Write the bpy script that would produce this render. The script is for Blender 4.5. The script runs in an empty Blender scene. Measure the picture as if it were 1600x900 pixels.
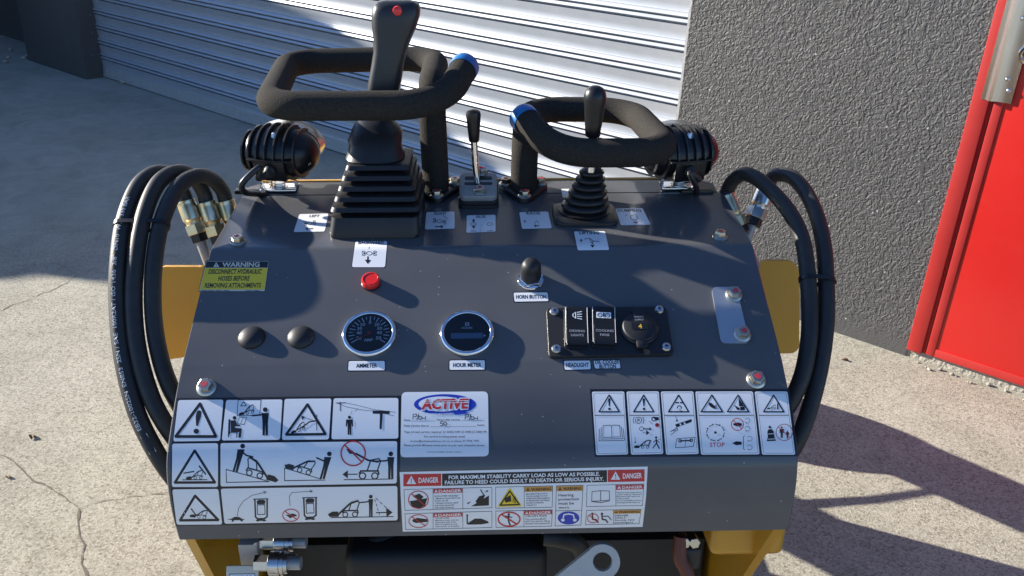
import bpy, bmesh, math, random
from mathutils import Vector, Matrix, Quaternion
random.seed(7)
R = math.radians
scene = bpy.context.scene
COL = scene.collection

# ------------------------------------------------------------------ camera
FPX = 1385.0
CAM = Vector((0, 0, 1.55))
TH, RO = R(25.2), R(-2.48)
FW = Vector((0, math.cos(TH), -math.sin(TH)))
_r0 = Vector((1, 0, 0)); _d0 = FW.cross(_r0)
CR = _r0 * math.cos(RO) + _d0 * math.sin(RO)
CD = -_r0 * math.sin(RO) + _d0 * math.cos(RO)
cd = bpy.data.cameras.new('camera'); cam = bpy.data.objects.new('camera', cd); COL.objects.link(cam)
cd.sensor_width = 36; cd.lens = 36 * FPX / 1600; cd.clip_start = .02; cd.clip_end = 500
m = Matrix((CR, -CD, -FW)).transposed().to_4x4(); m.translation = CAM
cam.matrix_world = m
scene.camera = cam

# ------------------------------------------------------------------ light
SUN = Vector((-.881, .335, .335)).normalized()      # towards the sun
w = bpy.data.worlds.new('World'); scene.world = w; w.use_nodes = True
nt = w.node_tree
sky = nt.nodes.new('ShaderNodeTexSky'); sky.sky_type = 'NISHITA'; sky.sun_disc = False
sky.sun_elevation = math.asin(SUN.z); sky.sun_rotation = math.atan2(SUN.x, SUN.y)
sky.air_density = 1.0; sky.dust_density = .15; sky.ozone_density = 3.0
bg = nt.nodes['Background']; bg.inputs[1].default_value = .068
tint = nt.nodes.new('ShaderNodeMixRGB'); tint.blend_type = 'MULTIPLY'; tint.inputs[0].default_value = 1; tint.inputs[2].default_value = (.80, .95, 1.22, 1)   # camera white balance set for the sun
nt.links.new(sky.outputs[0], tint.inputs[1]); nt.links.new(tint.outputs[0], bg.inputs[0])
sd = bpy.data.lights.new('sun', 'SUN'); sun = bpy.data.objects.new('sun', sd); COL.objects.link(sun)
sd.energy = 5; sd.angle = R(.55); sd.color = (1, .93, .83)
sun.rotation_euler = (-SUN).to_track_quat('-Z', 'Y').to_euler(); sun.location = (-6, 2, 6)
scene.view_settings.view_transform = 'Standard'; scene.view_settings.look = 'None'
scene.view_settings.gamma = 1; scene.view_settings.use_curve_mapping = False
scene.view_settings.exposure = 1.38

# ------------------------------------------------------------------ pixel -> place
def ray(px, py): return CR * ((px - 800) / FPX) + CD * ((py - 450) / FPX) + FW
def gnd(px, py, z=0):
    v = ray(px, py); return CAM + v * ((z - CAM.z) / v.z)
WA = R(141.4)
WW = Vector((math.cos(WA), math.sin(WA), 0)); WN = Vector((-WW.y, WW.x, 0))
WB = gnd(1307.5, 520)
if WN.dot(CAM - WB) < 0: WN = -WN
def wallpt(px, py, off=0):           # along, height on the wall plane
    v = ray(px, py); t = ((WB + WN * off - CAM).dot(WN)) / v.dot(WN); p = CAM + v * t
    return (p - WB).dot(WW), p.z
# machine frame
_a, _b = R(2.5), R(2.2)
MX = Vector((math.cos(_a) * math.cos(_b), math.sin(_a) * math.cos(_b), math.sin(_b)))
MY = Vector((-math.sin(_a), math.cos(_a), 0)); MZ = MX.cross(MY)
RM = Matrix((MX, MY, MZ))
O = Vector((-.009, 1.45, -1.5512))   # machine origin (on the ground) seen from the camera, machine axes
def mray(px, py): return RM @ ray(px, py)
def D(px, py, dep): return mray(px, py) * dep - O
def onY(px, py, Y): v = mray(px, py); return v * (Y / v.y) - O
def onX(px, py, X): v = mray(px, py); return v * (X / v.x) - O
def onZ(px, py, Z): v = mray(px, py); return v * (Z / v.z) - O
def L(x, y, z): return Vector((x, y, z)) - O
def depth(p): return (RM.transposed() @ (p + O)).dot(FW)

def catmull(P, n=8):
    P = [Vector(p) for p in P]; out = []
    for i in range(len(P) - 1):
        a = P[i - 1] if i else P[0] * 2 - P[1]; b, c = P[i], P[i + 1]
        d = P[i + 2] if i + 2 < len(P) else c * 2 - b
        for k in range(n):
            t = k / n
            out.append(.5 * ((2 * b) + (c - a) * t + (2 * a - 5 * b + 4 * c - d) * t * t + (3 * b - a - 3 * c + d) * t ** 3))
    out.append(P[-1]); return out
def fillet(P, r, n=8):
    P = [Vector(p) for p in P]; out = [P[0]]
    for i in range(1, len(P) - 1):
        ri = r[i] if isinstance(r, (list, tuple)) else r
        a = (P[i - 1] - P[i]); b = (P[i + 1] - P[i]); la, lb = a.length, b.length; a.normalize(); b.normalize()
        ang = a.angle(b); t = min(ri / math.tan(ang / 2), la * .49 if i > 1 else la * .9, lb * .49 if i < len(P) - 2 else lb * .9)
        rr = t * math.tan(ang / 2); bis = (a + b).normalized(); c = P[i] + bis * (rr / math.sin(ang / 2))
        s = P[i] + a * t - c; e = P[i] + b * t - c
        q = s.rotation_difference(e)
        for k in range(n + 1): out.append(c + Quaternion().slerp(q, k / n) @ s)
    out.append(P[-1]); return out

# console profile, (Y, Z) from the camera in machine axes
_deckdir = (Vector((1.1532, -.4022)) - Vector((.998, -.4153))).normalized()
PROF = [Vector((1.1532, -.4022)) + _deckdir * .0495]
_bend = fillet([Vector((1.1532, -.4022, 0)), Vector((.998, -.4153, 0)), Vector((.8489, -.489, 0))], .03, 6)
PROF += [p.xy for p in _bend[:-1]]
PROF += [Vector((.9, -.4638))]
PROF += [p.xy for p in catmull([(.8489, -.489, 0), (.8144, -.5108, 0), (.7756, -.5417, 0), (.7609, -.5588, 0), (.754, -.5806, 0), (.7513, -.6125, 0), (.7553, -.652, 0)], 8)]
PN = []
for i in range(len(PROF) - 1):
    e = PROF[i + 1] - PROF[i]; n = Vector((e.y, -e.x)).normalized()
    if n.dot(Vector((-1, .6))) < 0: n = -n
    PN.append(n)
def vnorm(i):
    a = PN[max(0, i - 1)]; b = PN[min(len(PN) - 1, i)]; return (a + b).normalized()
import bisect
PQ = [-(p.y / p.x) for p in PROF]          # grows from the rear edge to the lower lip
def surf(px, py):
    v = mray(px, py); i = max(0, min(len(PROF) - 2, bisect.bisect(PQ, -v.z / v.y) - 1))
    a, b = PROF[i], PROF[i + 1]; e = b - a
    t = (a.x * e.y - a.y * e.x) / (v.y * e.y - v.z * e.x)
    s = max(0, min(1, (Vector((v.y, v.z)) * t - a).dot(e) / e.length_squared))
    n = (vnorm(i) * (1 - s) + vnorm(i + 1) * s).normalized()
    return v * t - O, Vector((0, n.x, n.y))
def S(px, py, h=0):
    p, n = surf(px, py); return p + n * h
def frame(px, py, h=0, roll=0):
    p, n = surf(px, py); x = Vector((1, 0, 0)); u = n.cross(x)
    m = Matrix((x, u, n)).transposed().to_4x4(); m.translation = p + n * h
    return m @ Matrix.Rotation(roll, 4, 'Z')

# ------------------------------------------------------------------ materials
MATS = {}
def mat(name, col, rough=.5, metal=0, coat=0, bump=None, noise=None, spec=.5, trans=0, sheen=0):
    """bump=(scale,strength,dist) ; noise=(scale, amount, second colour)"""
    m = bpy.data.materials.new(name); m.use_nodes = True; t = m.node_tree; b = t.nodes['Principled BSDF']
    b.inputs['Base Color'].default_value = (*col, 1); b.inputs['Roughness'].default_value = rough
    b.inputs['Metallic'].default_value = metal; b.inputs['Coat Weight'].default_value = coat
    b.inputs['Coat Roughness'].default_value = .05
    b.inputs['Specular IOR Level'].default_value = spec; b.inputs['Transmission Weight'].default_value = trans
    if sheen: b.inputs['Sheen Weight'].default_value = sheen
    tc = t.nodes.new('ShaderNodeTexCoord')
    if noise:
        n = t.nodes.new('ShaderNodeTexNoise'); n.inputs['Scale'].default_value = noise[0]; n.inputs['Detail'].default_value = 6
        n.inputs['Roughness'].default_value = .65
        t.links.new(tc.outputs['Object'], n.inputs['Vector'])
        r = t.nodes.new('ShaderNodeValToRGB'); r.color_ramp.elements[0].position = .5 - noise[1]; r.color_ramp.elements[1].position = .5 + noise[1]
        r.color_ramp.elements[0].color = (*col, 1); r.color_ramp.elements[1].color = (*noise[2], 1)
        t.links.new(n.outputs[0], r.inputs[0]); t.links.new(r.outputs[0], b.inputs['Base Color'])
    if bump:
        n = t.nodes.new('ShaderNodeTexNoise'); n.inputs['Scale'].default_value = bump[0]; n.inputs['Detail'].default_value = 3
        t.links.new(tc.outputs['Object'], n.inputs['Vector'])
        k = t.nodes.new('ShaderNodeBump'); k.inputs['Strength'].default_value = bump[1]; k.inputs['Distance'].default_value = bump[2]
        t.links.new(n.outputs[0], k.inputs['Height']); t.links.new(k.outputs[0], b.inputs['Normal'])
    MATS[name] = m; return m
def N(t, kind, **kw):
    n = t.nodes.new('ShaderNode' + kind)
    for k, v in kw.items(): setattr(n, k, v)
    return n
def ramp(t, pts):
    r = N(t, 'ValToRGB'); e = r.color_ramp.elements
    e[0].position, e[0].color = pts[0][0], (*pts[0][1], 1); e[1].position, e[1].color = pts[-1][0], (*pts[-1][1], 1)
    for p, c in pts[1:-1]:
        q = e.new(p); q.color = (*c, 1)
    return r
def g3(v): return (v, v, v)

mat('paint', (.078, .083, .094), .16, coat=.2, bump=(1100, .12, .0004))
mat('foam', (.018, .017, .0155), .95, bump=(700, 1, .0010), noise=(600, .2, (.050, .046, .040)), spec=.12)
mat('rubber', (.020, .0195, .019), .5, bump=(500, .2, .0005), spec=.4, noise=(90, .3, (.034, .033, .031)))
mat('boot_rubber', (.012, .012, .013), .42, bump=(700, .12, .0004), spec=.45, noise=(60, .3, (.020, .0195, .019)))
mat('grip', (.022, .0225, .025), .36, bump=(900, .15, .0003), spec=.5)
mat('plastic', (.009, .009, .010), .34, bump=(900, .06, .0003))
mat('lamp_fin', (.02, .02, .021), .38)
mat('plastic_matt', (.012, .012, .0135), .5, bump=(1500, .4, .0004))
mat('chrome', (.82, .82, .83), .07, 1)
mat('steel', (.55, .55, .56), .28, 1, noise=(40, .3, (.68, .67, .64)))
mat('zinc', (.62, .56, .42), .3, 1, noise=(120, .2, (.5, .46, .4)))
mat('brass_zinc_reflect', (.74, .56, .24), .34, 1, noise=(80, .25, (.76, .70, .56)))  # brass/zinc, base colour yellowed to carry the reflection of the yellow paintwork
mat('cast', (.42, .41, .39), .5, .4, bump=(350, .4, .0008), noise=(60, .3, (.28, .28, .275)))
mat('redpaint', (.55, .05, .06), .5)
mat('blue', (.006, .11, .33), .35, noise=(30, .3, (.008, .15, .42)))
mat('redlens', (.75, .02, .012), .2, coat=.5)
mat('yellow', (.56, .29, .018), .35, coat=.3, noise=(15, .35, (.50, .245, .015)))
mat('black', (.01, .01, .011), .35)
mat('ink', (.012, .012, .016), .35)
mat('white', (.78, .79, .80), .3, coat=.3)
mat('gaugewhite', (.88, .9, .92), .4)
mat('inkred', (.55, .03, .03), .35)
mat('inkblue', (.02, .05, .42), .35)
mat('inkorange', (.62, .30, .06), .35)
mat('inkyellow', (.80, .57, .03), .35)
mat('inkgrey', (.25, .27, .30), .35)
mat('lcd', (.16, .25, .38), .2)
mat('amber', (.7, .45, .05), .3)
mat('bluegrey_steel', (.50, .53, .56), .38, .85, noise=(60, .3, (.58, .60, .63)))
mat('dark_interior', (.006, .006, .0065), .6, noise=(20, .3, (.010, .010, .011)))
mat('lug', (.52, .49, .43), .5, noise=(40, .3, (.44, .42, .38)))
mat('hose_red', (.13, .03, .012), .5)
mat('tyre', (.02, .02, .02), .8, bump=(120, .4, .003))
mat('cable', (.02, .02, .021), .35)
mat('label_beige', (.62, .58, .46), .5)
mat('hoseprint', (.55, .55, .55), .6)
# scratches and dust on the console paint
t = MATS['paint'].node_tree; b = t.nodes['Principled BSDF']; tc = N(t, 'TexCoord')
v = N(t, 'TexVoronoi'); v.inputs['Scale'].default_value = 95; v.inputs['Randomness'].default_value = 1
t.links.new(tc.outputs['Object'], v.inputs['Vector'])
lt = N(t, 'Math', operation='LESS_THAN'); lt.inputs[1].default_value = .075; t.links.new(v.outputs['Distance'], lt.inputs[0])
gt = N(t, 'Math', operation='GREATER_THAN'); gt.inputs[1].default_value = .72
sp = N(t, 'SeparateColor'); t.links.new(v.outputs['Color'], sp.inputs[0]); t.links.new(sp.outputs[0], gt.inputs[0])
mu = N(t, 'Math', operation='MULTIPLY'); t.links.new(lt.outputs[0], mu.inputs[0]); t.links.new(gt.outputs[0], mu.inputs[1])
nz = N(t, 'TexNoise'); nz.inputs['Scale'].default_value = 9; nz.inputs['Detail'].default_value = 5; t.links.new(tc.outputs['Object'], nz.inputs['Vector'])
b.inputs['Specular IOR Level'].default_value = .35
rp = ramp(t, [(.3, (.082, .084, .090)), (.7, (.098, .100, .105))]); t.links.new(nz.outputs[0], rp.inputs[0])
mx = N(t, 'MixRGB'); mx.inputs[2].default_value = (.30, .30, .30, 1); t.links.new(mu.outputs[0], mx.inputs[0]); t.links.new(rp.outputs[0], mx.inputs[1])
t.links.new(mx.outputs[0], b.inputs['Base Color'])
rr = N(t, 'MapRange'); rr.inputs[3].default_value = .12; rr.inputs[4].default_value = .24
t.links.new(nz.outputs[0], rr.inputs[0]); t.links.new(rr.outputs[0], b.inputs['Roughness'])
# clear glass for gauges
m = bpy.data.materials.new('glass'); m.use_nodes = True; t = m.node_tree; t.nodes.clear()
o_ = N(t, 'OutputMaterial'); tr = N(t, 'BsdfTransparent'); gl = N(t, 'BsdfGlossy'); gl.inputs['Roughness'].default_value = .02
fr = N(t, 'Fresnel'); fr.inputs[0].default_value = 1.5; ms = N(t, 'MixShader')
t.links.new(fr.outputs[0], ms.inputs[0]); t.links.new(tr.outputs[0], ms.inputs[1]); t.links.new(gl.outputs[0], ms.inputs[2]); t.links.new(ms.outputs[0], o_.inputs[0])
MATS['glass'] = m

# ------------------------------------------------------------------ mesh building
class MB:
    def __init__(s): s.bm = bmesh.new(); s.mi = 0
    def _mark(s, faces):
        for f in faces: f.material_index = s.mi
    def face(s, pts):
        f = s.bm.faces.new([s.bm.verts.new(p) for p in pts]); f.material_index = s.mi; return f
    def box(s, c, size, M=None, bev=0, seg=2):
        r = bmesh.ops.create_cube(s.bm, size=1); vs = r['verts']
        for v in vs: v.co = Vector((v.co.x * size[0], v.co.y * size[1], v.co.z * size[2]))
        fs = list({f for v in vs for f in v.link_faces}); s._mark(fs)
        if bev:
            es = list({e for v in vs for e in v.link_edges})
            q = bmesh.ops.bevel(s.bm, geom=es, offset=bev, segments=seg, profile=.6, affect='EDGES')
            vs = list({v for f in q['faces'] for v in f.verts} | {v for v in vs if v.is_valid})
            s._mark({f for v in vs for f in v.link_faces})
        T = Matrix.Translation(Vector(c))
        if M is not None: T = M @ T
        for v in vs: v.co = T @ v.co
        return s
    def loft(s, rings, cap0=True, cap1=True, closed=False):
        V = [[s.bm.verts.new(p) for p in r] for r in rings]; n = len(rings[0]); k = len(V)
        for i in range(k if closed else k - 1):
            a, b = V[i], V[(i + 1) % k]
            for j in range(n):
                f = s.bm.faces.new((a[j], a[(j + 1) % n], b[(j + 1) % n], b[j])); f.material_index = s.mi
        if cap0 and not closed: s.bm.faces.new(V[0][::-1]).material_index = s.mi
        if cap1 and not closed: s.bm.faces.new(V[-1]).material_index = s.mi
        return s
    def tube(s, pts, r, seg=18, closed=False, caps=True, up=None):
        pts = [Vector(p) for p in pts]; n = len(pts); T = []
        for i in range(n):
            a = pts[i - 1] if (i or closed) else pts[i]; b = pts[(i + 1) % n] if (i < n - 1 or closed) else pts[i]
            T.append((b - a).normalized())
        u = Vector(up) if up else (Vector((0, 0, 1)) if abs(T[0].z) < .9 else Vector((1, 0, 0)))
        u = (u - T[0] * u.dot(T[0])).normalized(); rings = []
        for i in range(n):
            if i:
                q = T[i - 1].rotation_difference(T[i]); u = q @ u; u = (u - T[i] * u.dot(T[i])).normalized()
            v = T[i].cross(u); rr = r[i] if isinstance(r, (list, tuple)) else r
            rings.append([pts[i] + (u * math.cos(2 * math.pi * k / seg) + v * math.sin(2 * math.pi * k / seg)) * rr for k in range(seg)])
        return s.loft(rings, caps, caps, closed)
    def lathe(s, prof, M, seg=32, cap0=True, cap1=True):
        return s.loft([[M @ Vector((r * math.cos(2 * math.pi * k / seg), r * math.sin(2 * math.pi * k / seg), h)) for k in range(seg)] for r, h in prof], cap0, cap1)
    def prism(s, out, M, h0, h1, bev=0):
        """outline of (x,y) extruded from h0 to h1 in frame M, optional chamfer on top"""
        c = Vector((sum(p[0] for p in out) / len(out), sum(p[1] for p in out) / len(out)))
        def ring(h, k=0):
            r = []
            for p in out:
                d = Vector(p) - c; l = d.length; q = c + d * ((l - k) / l if l > 1e-9 else 1); r.append(M @ Vector((q.x, q.y, h)))
            return r
        rs = [ring(h0), ring(h1 - bev)] if bev else [ring(h0), ring(h1)]
        if bev: rs += [ring(h1 - bev * .3, bev * .35), ring(h1, bev)]
        return s.loft(rs)
    def quadrings(s, outer, inner, M, h0, h1):
        n = len(outer); A = [[M @ Vector((p[0], p[1], h)) for p in c] for h in (h0, h1) for c in (outer, inner)]
        V = [[s.bm.verts.new(p) for p in r] for r in A]
        for j in range(n):
            k = (j + 1) % n
            for q in ((V[2][j], V[2][k], V[3][k], V[3][j]), (V[0][k], V[0][j], V[1][j], V[1][k]), (V[0][j], V[0][k], V[2][k], V[2][j]), (V[1][k], V[1][j], V[3][j], V[3][k])):
                s.bm.faces.new(q).material_index = s.mi
        return s
    def build(s, name, mats, parent=None, smooth=True, ang=38, recalc=True):
        if recalc: bmesh.ops.recalc_face_normals(s.bm, faces=s.bm.faces[:])
        me = bpy.data.meshes.new(name); s.bm.to_mesh(me); s.bm.free()
        for k in ([mats] if isinstance(mats, str) else mats): me.materials.append(MATS[k])
        if smooth:
            me.polygons.foreach_set('use_smooth', [True] * len(me.polygons)); me.set_sharp_from_angle(angle=R(ang))
        o = bpy.data.objects.new(name, me); COL.objects.link(o)
        if parent: o.parent = parent
        return o
def rrect(x0, y0, x1, y1, r, n=5):
    out = []
    for cx, cy, a in ((x1 - r, y0 + r, -90), (x1 - r, y1 - r, 0), (x0 + r, y1 - r, 90), (x0 + r, y0 + r, 180)):
        for k in range(n + 1):
            t = R(a + 90 * k / n); out.append((cx + r * math.cos(t), cy + r * math.sin(t)))
    return out
def circle(cx, cy, r, n=24, ry=None): return [(cx + r * math.cos(2 * math.pi * k / n), cy + (ry or r) * math.sin(2 * math.pi * k / n)) for k in range(n)]
def empty(name, parent=None, loc=(0, 0, 0)):
    o = bpy.data.objects.new(name, None); o.empty_display_size = .05; COL.objects.link(o); o.location = loc
    if parent: o.parent = parent
    return o
def tag(o, label, cat, group=None):
    o['label'] = label; o['category'] = cat
    if group: o['group'] = group
    return o
def struct(o): o['kind'] = 'structure'; return o
def frameZ(p, z, x=None):
    z = Vector(z).normalized(); x = Vector(x) if x else (Vector((1, 0, 0)) if abs(z.x) < .9 else Vector((0, 1, 0)))
    x = (x - z * x.dot(z)).normalized(); m = Matrix((x, z.cross(x), z)).transposed().to_4x4(); m.translation = Vector(p); return m

# ------------------------------------------------------------------ setting: ground
m = bpy.data.materials.new('concrete'); m.use_nodes = True; MATS['concrete'] = m; t = m.node_tree; b = t.nodes['Principled BSDF']
tc = N(t, 'TexCoord'); b.inputs['Roughness'].default_value = .9; b.inputs['Specular IOR Level'].default_value = .25
def nz(scale, det=4, rough=.6, dist=0):
    n = N(t, 'TexNoise'); n.inputs['Scale'].default_value = scale; n.inputs['Detail'].default_value = det; n.inputs['Roughness'].default_value = rough
    n.inputs['Distortion'].default_value = dist; t.links.new(tc.outputs['Object'], n.inputs['Vector']); return n
def mixc(kind, fac, a, c):
    x = N(t, 'MixRGB', blend_type=kind)
    if isinstance(fac, (int, float)): x.inputs[0].default_value = fac
    else: t.links.new(fac, x.inputs[0])
    for i, q in ((1, a), (2, c)):
        if isinstance(q, tuple): x.inputs[i].default_value = (*q, 1)
        else: t.links.new(q, x.inputs[i])
    return x.outputs[0]
big = ramp(t, [(.3, (.39, .372, .30)), (.55, (.455, .438, .365)), (.75, (.495, .476, .405))]); t.links.new(nz(1.3, 6, .6, .4).outputs[0], big.inputs[0])
vor = N(t, 'TexVoronoi'); vor.inputs['Scale'].default_value = 165; t.links.new(tc.outputs['Object'], vor.inputs['Vector'])
agg = N(t, 'SeparateColor'); t.links.new(vor.outputs['Color'], agg.inputs[0])
aggr = ramp(t, [(0, (.50, .47, .42)), (.14, (.74, .72, .68)), (.6, (.98, .97, .95)), (1, (1.14, 1.12, 1.08))]); t.links.new(agg.outputs[0], aggr.inputs[0])
fine = ramp(t, [(.32, g3(.55)), (.5, g3(.98)), (.7, g3(1.2))]); t.links.new(nz(190, 3, .7).outputs[0], fine.inputs[0])
c = mixc('MULTIPLY', .85, big.outputs[0], aggr.outputs[0]); c = mixc('MULTIPLY', .8, c, fine.outputs[0])
st = ramp(t, [(.35, g3(.78)), (.6, g3(1.02))]); t.links.new(nz(5, 7, .7, 1).outputs[0], st.inputs[0])
c = mixc('MULTIPLY', .7, c, st.outputs[0])
# trowelled smoother slab in front of the shutter, greyer
sep = N(t, 'SeparateXYZ'); t.links.new(tc.outputs['Object'], sep.inputs[0])
ad = N(t, 'MapRange'); ad.inputs[1].default_value = 3.0; ad.inputs[2].default_value = 4.2; t.links.new(sep.outputs[1], ad.inputs[0])
c = mixc('MIX', ad.outputs[0], c, mixc('MULTIPLY', .8, mixc('MULTIPLY', .35, big.outputs[0], fine.outputs[0]), st.outputs[0]))
t.links.new(c, b.inputs['Base Color'])
bp = N(t, 'Bump'); bp.inputs['Strength'].default_value = .8; bp.inputs['Distance'].default_value = .003
hs_ = N(t, 'Math', operation='ADD'); t.links.new(agg.outputs[1], hs_.inputs[0]); t.links.new(nz(230, 4, .7).outputs[0], hs_.inputs[1])
t.links.new(hs_.outputs[0], bp.inputs['Height']); t.links.new(bp.outputs[0], b.inputs['Normal'])
mat('crack', (.15, .13, .10), .95)
mat('leaf', (.10, .06, .03), .8)
mat('mortar', (.42, .39, .33), .95, bump=(60, .8, .01), noise=(25, .3, (.28, .26, .22)))

g = MB(); n = 40
xs = [-60, -30, -15, -8, -5] + [-4 + i * .25 for i in range(33)] + [5, 8, 15, 30, 60]
ys = [-60, -20, -6, -2] + [0 + i * .25 for i in range(37)] + [10, 14, 25, 60]
def gz(x, y): return 0.0
V = [[g.bm.verts.new((x, y, gz(x, y))) for x in xs] for y in ys]
for j in range(len(ys) - 1):
    for i in range(len(xs) - 1): g.bm.faces.new((V[j][i], V[j][i + 1], V[j + 1][i + 1], V[j + 1][i]))
ground = struct(g.build('ground', 'concrete', smooth=False))
def crack(pts, wd):
    P = []
    for i in range(len(pts) - 1):
        a, b2 = Vector(pts[i]), Vector(pts[i + 1]); k = max(2, int((b2 - a).length / 7))
        for j in range(k):
            p = a.lerp(b2, j / k); P.append(p + Vector((random.uniform(-2.2, 2.2), random.uniform(-1.3, 1.3))))
    P.append(Vector(pts[-1])); P = [gnd(p.x, p.y, .0012) for p in P]
    q = MB(); A = []
    for i, p in enumerate(P):
        d = (P[min(i + 1, len(P) - 1)] - P[max(0, i - 1)]).normalized(); s = Vector((-d.y, d.x, 0)); ww = wd * random.uniform(.15, 1.1) * (0.25 if i in (0, len(P) - 1) else 1)
        A.append((q.bm.verts.new(p + s * ww), q.bm.verts.new(p - s * ww)))
    for i in range(len(A) - 1): q.bm.faces.new((A[i][0], A[i][1], A[i + 1][1], A[i + 1][0]))
    return q.build('crack', 'crack', ground, smooth=False)
crack([(0, 711), (25, 722), (52, 751), (85, 765), (108, 783), (122, 793)], .0032)
crack([(122, 793), (121, 822), (131, 852), (129, 880), (138, 900), (140, 930)], .0036)
crack([(122, 793), (160, 784), (205, 776), (262, 770)], .0013)
crack([(0, 486), (30, 473), (55, 464), (95, 446), (120, 430), (165, 414)], .0022)
crack([(-30, 700), (0, 711)], .003)

# ------------------------------------------------------------------ setting: building
WM = Matrix((WW, WN, Vector((0, 0, 1)))).transposed().to_4x4(); WM.translation = WB
def wbox(mb, a0, a1, o0, o1, z0, z1, bev=0):
    return mb.box(((a0 + a1) / 2, (o0 + o1) / 2, (z0 + z1) / 2), (a1 - a0, o1 - o0, z1 - z0), WM, bev)
m = bpy.data.materials.new('render_wall'); m.use_nodes = True; MATS['render_wall'] = m; t = m.node_tree; b = t.nodes['Principled BSDF']
tc = N(t, 'TexCoord'); b.inputs['Roughness'].default_value = .62; b.inputs['Specular IOR Level'].default_value = .4
worm = nz(66, 1.4, .45, 1.2)
wr = ramp(t, [(.36, g3(0)), (.5, g3(.55)), (.66, g3(1))]); t.links.new(worm.outputs[0], wr.inputs[0])
sep = N(t, 'SeparateXYZ'); t.links.new(tc.outputs['Object'], sep.inputs[0])
low = N(t, 'MapRange'); low.inputs[1].default_value = .03; low.inputs[2].default_value = .13; low.inputs[3].default_value = .18; t.links.new(sep.outputs[2], low.inputs[0])
hm = N(t, 'Math', operation='MULTIPLY'); t.links.new(wr.outputs[0], hm.inputs[0]); t.links.new(low.outputs[0], hm.inputs[1])
h2 = N(t, 'Math', operation='MULTIPLY_ADD'); t.links.new(nz(14, 2).outputs[0], h2.inputs[0]); h2.inputs[1].default_value = .9; t.links.new(hm.outputs[0], h2.inputs[2])
bp = N(t, 'Bump'); bp.inputs['Strength'].default_value = 1; bp.inputs['Distance'].default_value = .0022
t.links.new(h2.outputs[0], bp.inputs['Height']); t.links.new(bp.outputs[0], b.inputs['Normal'])
cr = ramp(t, [(.3, (.070, .069, .068)), (.7, (.086, .085, .083))]); t.links.new(nz(2.2, 6, .65).outputs[0], cr.inputs[0])
v = N(t, 'TexVoronoi'); v.inputs['Scale'].default_value = 16; t.links.new(tc.outputs['Object'], v.inputs['Vector'])
lt = N(t, 'Math', operation='LESS_THAN'); lt.inputs[1].default_value = .055; t.links.new(v.outputs['Distance'], lt.inputs[0])
t.links.new(mixc('MIX', lt.outputs[0], cr.outputs[0], (.35, .34, .33)), b.inputs['Base Color'])
mat('galv', (.37, .395, .43), .45, .4, noise=(9, .35, (.44, .465, .50)), bump=(220, .12, .0006))
mat('galv_dirty', (.34, .34, .33), .6, .3, noise=(30, .25, (.46, .46, .45)), bump=(90, .4, .002))
mat('reddoor', (.46, .010, .008), .38, coat=.15, noise=(3, .3, (.49, .013, .010)), bump=(30, .05, .002))
mat('reddust', (.38, .013, .011), .55, noise=(12, .25, (.42, .024, .02)))
mat('stainless', (.66, .65, .62), .24, 1, noise=(8, .3, (.72, .70, .66)))

bld = tag(empty('building', None, WB), 'dark grey rendered building with ribbed roller shutter and red door', 'building')
def bpart(mb, name, mats, parent=None, **kw):
    for v in mb.bm.verts: v.co = v.co - WB
    return mb.build(name, mats, parent or bld, **kw)
A1, AS0, AS1, AP1 = -.256, .786, 5.80, 6.76
q = MB(); wbox(q, A1, AS0, -.3, 0, -.05, 3.7); wbox(q, -1.25, A1 - .0, -.3, 0, 2.2, 3.7); wbox(q, -5, -1.25, -.3, 0, -.05, 3.7); bpart(q, 'wall', 'render_wall', smooth=False)
q = MB(); wbox(q, AS1, AP1, -.6, -.02, -.05, 3.7, .012); bpart(q, 'pillar', 'render_wall')
q = MB(); wbox(q, AS0, AS1, -.6, -.01, 3.0, 3.7); bpart(q, 'lintel', 'render_wall', smooth=False)
q = MB(); wbox(q, AP1, 12, -.7, -.34, -.05, 3.7); bpart(q, 'back_wall', 'render_wall', smooth=False)
q = MB(); wbox(q, -5.1, 12.1, -5, .06, 3.7, 3.82); bpart(q, 'roof', 'galv', smooth=False)
q = MB(); wbox(q, AS0 + .001, AS0 + .012, -.2, -.004, 0, 3.0); bpart(q, 'shutter_guide', 'galv_dirty', smooth=False)
# roller shutter, one slat mesh shared
sh = empty('roller_shutter', bld)
so = -.165
PR = [(0, .002), (.0025, .0005), (.03, .004), (.057, .007), (.0595, -.014), (.0655, -.016), (.068, .010), (.0705, .013), (.0815, .006), (.0835, -.014), (.0880, -.015), (.0905, .009), (.093, .012), (.1045, .006), (.109, .002)]
q = MB(); q.bm.verts.index_update()
F = [(z, o) for z, o in PR] + [(z, o - .004) for z, o in PR[::-1]]
ra = [WM.to_3x3() @ Vector((AS0 + .02, so + o, z)) for z, o in F]; rb = [WM.to_3x3() @ Vector((AS1 + .02, so + o, z)) for z, o in F]
q.loft([ra, rb]); sl = q.build('slat', 'galv', sh, ang=50)
sl.location = (0, 0, .078)
for i in range(1, 27):
    s2 = sl.copy(); COL.objects.link(s2); s2.parent = sh; s2.location = (0, 0, .078 + i * .1095)
q = MB(); wbox(q, AS0 + .02, AS1, so - .01, so + .006, .026, .0785); bpart(q, 'bottom_rail', 'galv_dirty', sh, smooth=False)
q = MB(); wbox(q, AS0 + .02, AS1, so - .012, so + .012, .006, .0262, .004); bpart(q, 'rubber_seal', 'galv_dirty', sh)
q = MB(); wbox(q, AS0 + .02, AS1, so - .008, so + .003, -.01, .0062); bpart(q, 'gap_strip', 'black', sh, smooth=False)
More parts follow.
